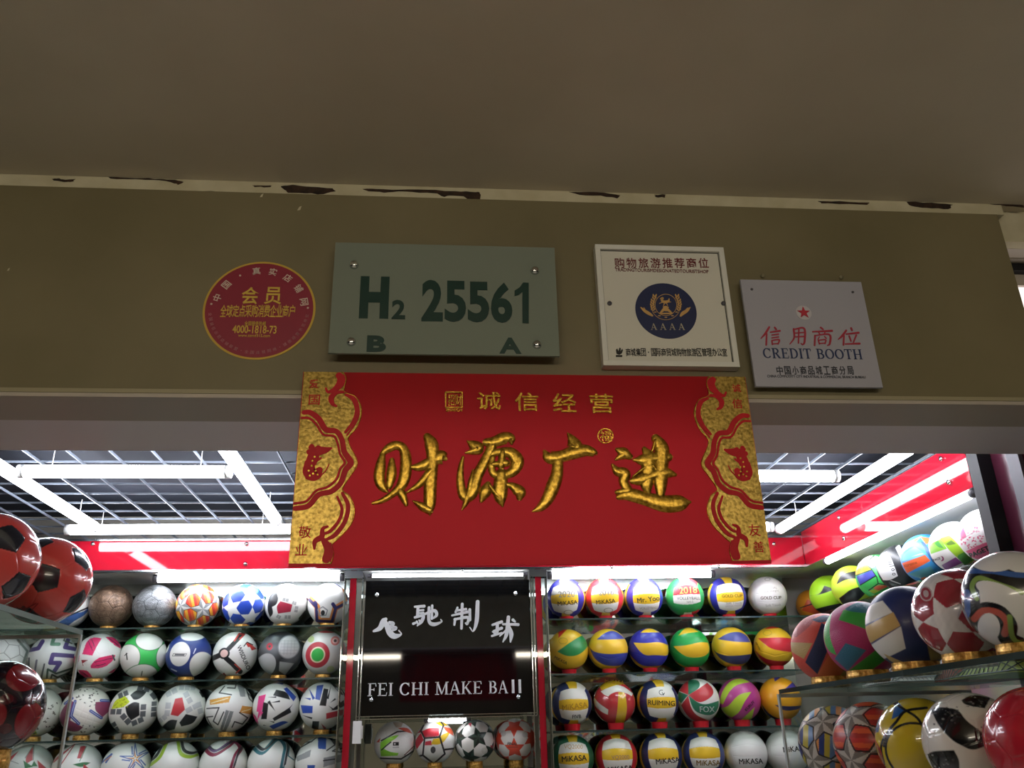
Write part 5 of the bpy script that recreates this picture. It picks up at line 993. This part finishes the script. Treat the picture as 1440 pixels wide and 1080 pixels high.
b = MB(); write_row(b, '中国小商品城工商分局', (1092, 515, 1200, 527), Yc, .012, .25, .0008); write(b, 'CHINA COMMODITY CITY INDUSTRIAL & COMMERCIAL BRANCH BUREAU', (1079, 528, 1217, 531.5), Yc, 0, .0008); b.build('small_lettering', ink('2c3038', .5), cb)
pg = MB()
for x, y in ((1072, 389), (1182, 391)): p = onY(x, y, YW); pg.lathe((0, 0, 0), [(0, 0), (0, 0)], 3) if 0 else tag(MB().tube((p[0], 1.5998, p[2]), (p[0], 1.594, p[2]), .0045, 12).build('wall_plug', mat('plug_grey', '8a8468', .5), None, True), f"small empty wall plug above the {'left' if x < 1100 else 'right'} corner of the grey plaque", 'wall plug', 'wall plugs above the grey plaque')

# ================================================================ RED LUCKY BANNER
YR = 1.560
c_ = [onY(428, 522, YR), onY(1056, 531, YR), onY(1077, 796, YR), onY(404, 793, YR)]
XL, XRr = (c_[0][0]+c_[3][0])/2, (c_[1][0]+c_[2][0])/2; ZT_, ZB = (c_[0][2]+c_[1][2])/2, (c_[2][2]+c_[3][2])/2
rb = empty('lucky_banner', ((XL+XRr)/2, YR, ZB), 'large red card banner with raised gold characters and gold cloud borders', 'banner')
nx_ = 24; v = []; f = []
for i in range(nx_+1):
    x = XL+(XRr-XL)*i/nx_
    for z in (ZB, ZT_):
        for y in (YR, YR+.006): v.append((x, y, z))
for i in range(nx_):
    a = i*4; e = a+4; f += [(a, e, e+2, a+2), (a+1, a+3, e+3, e+1), (a, a+1, e+1, e), (a+2, e+2, e+3, a+3)]
f += [(0, 2, 3, 1), (nx_*4, nx_*4+1, nx_*4+3, nx_*4+2)]
MB().add(v, f).build('card', CARD, rb)
for x in (-.2, .6): MB().box(x-.01, x+.01, YR+.0062, 1.5974, 2.205, 2.222).build('hook', mat('clear_tape', 'c8c4b8', .3), rb)
Yr = YR-.0002
O4 = (390, 500); O5 = (740, 500); S4 = 3.6
cai = [[(533, 498, 14), (522, 560, 26), (516, 620, 28), (530, 665, 22), (556, 690, 8)], [(528, 500, 12), (560, 472, 22), (600, 455, 24), (636, 470, 24), (650, 520, 28), (648, 600, 30), (628, 660, 26), (585, 700, 18), (530, 735, 14), (484, 748, 8)], [(610, 668, 14), (632, 705, 22), (652, 755, 12)], [(580, 530, 14), (578, 600, 26), (566, 665, 16)],
       [(760, 412, 22), (780, 450, 34), (786, 520, 30), (778, 600, 32), (773, 690, 32), (772, 760, 28), (772, 808, 5)], [(772, 786, 20), (735, 765, 22), (688, 738, 5)], [(668, 565, 7), (722, 563, 24), (784, 532, 26), (832, 514, 36), (850, 522, 14)], [(778, 582, 22), (722, 650, 18), (650, 697, 5)]]
yuan = [[(962, 434, 5), (990, 452, 26), (1012, 470, 34), (990, 484, 20), (952, 494, 5)], [(940, 515, 8), (930, 560, 14), (926, 630, 20), (938, 700, 24), (962, 716, 28), (988, 685, 32), (1010, 615, 28), (1040, 555, 26), (1068, 500, 24), (1088, 455, 24)], [(962, 715, 20), (952, 750, 14), (934, 782, 4)], [(970, 690, 14), (982, 630, 14), (990, 578, 4)],
        [(1058, 440, 22), (1100, 437, 28), (1150, 418, 32), (1180, 424, 28), (1186, 446, 8)], [(1082, 500, 20), (1125, 488, 20), (1182, 494, 30), (1214, 532, 34), (1200, 578, 28), (1160, 602, 22), (1100, 602, 20), (1084, 565, 18), (1090, 515, 14)], [(1090, 552, 14), (1160, 545, 20)], [(1140, 490, 18), (1132, 560, 20)], [(1135, 598, 30), (1130, 660, 36), (1130, 720, 32), (1140, 762, 7)], [(1130, 722, 16), (1102, 695, 14), (1068, 650, 8)], [(1066, 652, 16), (1052, 690, 30), (1032, 738, 10)], [(1148, 652, 7), (1190, 662, 20), (1226, 692, 32), (1226, 722, 16)]]
guang = [[(209, 393, 4), (232, 425, 24), (246, 462, 38), (214, 472, 8)], [(92, 486, 10), (118, 516, 32), (180, 510, 30), (240, 490, 34), (300, 480, 30), (345, 494, 20), (355, 502, 5)], [(160, 530, 26), (156, 600, 30), (136, 660, 34), (110, 722, 30), (75, 766, 22), (32, 790, 5)]]
jin = [[(458, 476, 10), (490, 492, 30), (524, 512, 18)], [(452, 528, 6), (488, 504, 24)], [(436, 554, 8), (462, 586, 24), (500, 598, 28), (492, 636, 24), (512, 682, 26)], [(516, 684, 22), (460, 694, 14)], [(466, 718, 14), (520, 704, 32), (600, 724, 34), (700, 750, 42), (784, 746, 38), (828, 742, 8)],
       [(544, 530, 7), (600, 530, 34), (660, 516, 28), (720, 514, 22)], [(536, 636, 16), (580, 628, 30), (640, 606, 28), (704, 594, 30), (754, 603, 10)], [(598, 474, 14), (622, 520, 38), (616, 600, 34), (610, 660, 30), (622, 704, 8)], [(656, 420, 24), (686, 470, 36), (684, 560, 34), (680, 640, 34), (680, 706, 20)], [(636, 490, 5), (652, 432, 10)], [(540, 614, 6), (592, 574, 8), (634, 560, 10), (662, 590, 6)]]
for org, ch in ((O4, cai), (O4, yuan), (O5, guang), (O5, jin)):
    b = MB(); strokes(b, ch, org, S4, Yr, fat=2.1, h=.006, dome=True); b.build('brush_character', GOLD, rb, True)
for ch, x in (('诚', 671), ('信', 724), ('经', 777), ('营', 829)):
    b = MB(); write(b, ch, (x, 552+(x-671)*.016, x+33, 577+(x-671)*.028), Yr, .008, .003); b.build('small_character', GOLD, rb)
b = MB(); strokes(b, [[(672, 835, 8), (756, 835, 8), (756, 912, 8), (672, 912, 8), (672, 835, 8)]], (440, 320), 3.6, Yr, h=.0025, smooth=False, rnd=False); write(b, '招', (630, 555, 639, 571), Yr, 0, .0025); write(b, '财', (640, 555, 649, 571), Yr, 0, .0025); write(b, 'ZHAOCAI', (627, 575, 650, 579), Yr, .02, .0025); b.build('seal', GOLD, rb)
b = MB(); strokes(b, [[(400+38*math.cos(t), 408+36*math.sin(t), 6) for t in np.linspace(0, 6.2832, 30)]], O5, S4, Yr, h=.002, smooth=False, rnd=False); write(b, '福', (843, 606, 860, 621), Yr, .005, .002); b.build('round_seal', GOLD, rb)
# gold cloud borders, mirrored about the banner's middle
mid = (XL+XRr)/2
fillp = [(136, 78), (330, 80), (348, 120), (338, 165), (345, 190), (392, 208), (420, 250), (425, 300), (402, 365), (358, 420), (370, 465), (406, 545), (370, 610), (328, 680), (366, 712), (392, 785), (370, 860), (305, 932), (275, 960), (285, 1002), (272, 1054), (48, 1054)]
redl = [[(312, 102, 26), (326, 122, 34), (316, 150, 30), (288, 176, 20), (258, 186, 12), (246, 168, 8)], [(345, 186, 10), (300, 190, 16), (274, 216, 22), (280, 246, 16), (300, 258, 8)], [(345, 200, 8), (385, 226, 14), (402, 282, 14), (384, 340, 14), (345, 390, 10)], [(352, 196, 5), (398, 222, 6), (414, 290, 6), (396, 345, 6), (352, 406, 6)],
        [(134, 290, 18), (168, 291, 20), (210, 322, 22), (246, 376, 22), (300, 386, 20), (328, 430, 20), (340, 490, 22), (372, 543, 24), (344, 584, 22), (320, 648, 20), (272, 690, 20), (210, 706, 20), (158, 762, 20), (90, 776, 18)], [(124, 318, 9), (162, 320, 9), (198, 350, 9), (234, 402, 9), (286, 410, 9), (306, 448, 9), (318, 500, 9), (342, 543, 10), (320, 575, 9), (298, 630, 9), (252, 668, 9), (198, 686, 9), (148, 738, 9), (86, 751, 9)],
        [(330, 698, 12), (358, 760, 16), (344, 838, 16), (294, 908, 16), (250, 932, 10)], [(304, 716, 8), (328, 780, 12), (312, 838, 12), (270, 888, 12), (236, 905, 8)], [(256, 866, 8), (230, 880, 14), (226, 918, 20), (192, 942, 18), (188, 980, 8)], [(236, 938, 20), (262, 985, 34), (248, 1034, 30)], [(270, 950, 5), (282, 1000, 6), (270, 1046, 5)]]
def tr4(x, y, side):
    p = onY(O4[0]+x/S4, O4[1]+y/S4, YR); xx = p[0]; zz = min(max(p[2], ZB+.0005), ZT_-.0005); xx = max(xx, XL+.0005)
    return (xx if side < 0 else 2*mid-xx, zz)
for side, nm in ((-1, '爱国敬业'), (1, '诚信友善')):
    pl = [tr4(x, y, side) for x, y in fillp]
    MB().prism(pl if side < 0 else pl[::-1], Yr-.0015, Yr).build('gold_border', GOLD2, rb)
    b = MB()
    ribbon(b, [(*tr4(x, y, side), .0022) for x, y in cat([(a, c2, 0) for a, c2 in fillp[1:-1]], 4)[:, :2]], Yr-.0014, .0016, dome=True, smooth=False); b.build('gold_rim', GOLD, rb, True)
    b = MB()
    for n_, st in enumerate(redl): ribbon(b, [(*tr4(x, y, side), wd*.00050) for x, y, wd in st], Yr-.0014, .0012, base=n_*.00004)
    b.build('red_cloud_line', SIGNRED, rb)
    b = MB()   # little rat in profile: body, head, ear, legs, tail
    rat = [[(150, 540, 20), (160, 590, 56), (195, 600, 60), (215, 580, 30)], [(165, 560, 50), (185, 510, 52), (200, 490, 40)], [(160, 490, 26), (200, 486, 44), (245, 480, 30), (276, 470, 8)], [(168, 468, 20), (176, 462, 26)], [(205, 466, 18), (214, 468, 18)], [(150, 620, 16), (185, 628, 16), (210, 622, 8)], [(222, 608, 5), (245, 585, 5), (262, 552, 4)], [(195, 540, 10), (222, 520, 8)]]
    for n_, st in enumerate(rat): ribbon(b, [(*tr4(x, y, side), wd*.00041) for x, y, wd in st], Yr-.0014, .001, base=n_*.00006)
    b.build('rat_motif', SIGNRED, rb)
    b = MB()
    for x, y in [(160, 585), (175, 560), (182, 600), (195, 585), (205, 605), (165, 610), (178, 535), (190, 515), (195, 562)]:
        q = tr4(x, y, side); b.prism([(q[0]+.0018*math.cos(t), q[1]+.0018*math.sin(t)) for t in np.linspace(0, 6.28, 9)[:-1]], Yr-.0030, Yr-.0025)
    b.build('rat_spots', GOLD, rb)
    for ch, (x, y, s_) in zip(nm, ((186, 145, 44), (188, 226, 52), (140, 895, 56), (122, 984, 52))):
        b = MB(); v, f = glyph_data(ch, .006); q = tr4(x, y, side); k = s_*.00040; flat(b, fit(v, q[0]-k/2, q[0]+k/2, q[1]-k/2, q[1]+k/2), f, Yr-.0015, .0008); b.build('corner_character', SIGNRED, rb)
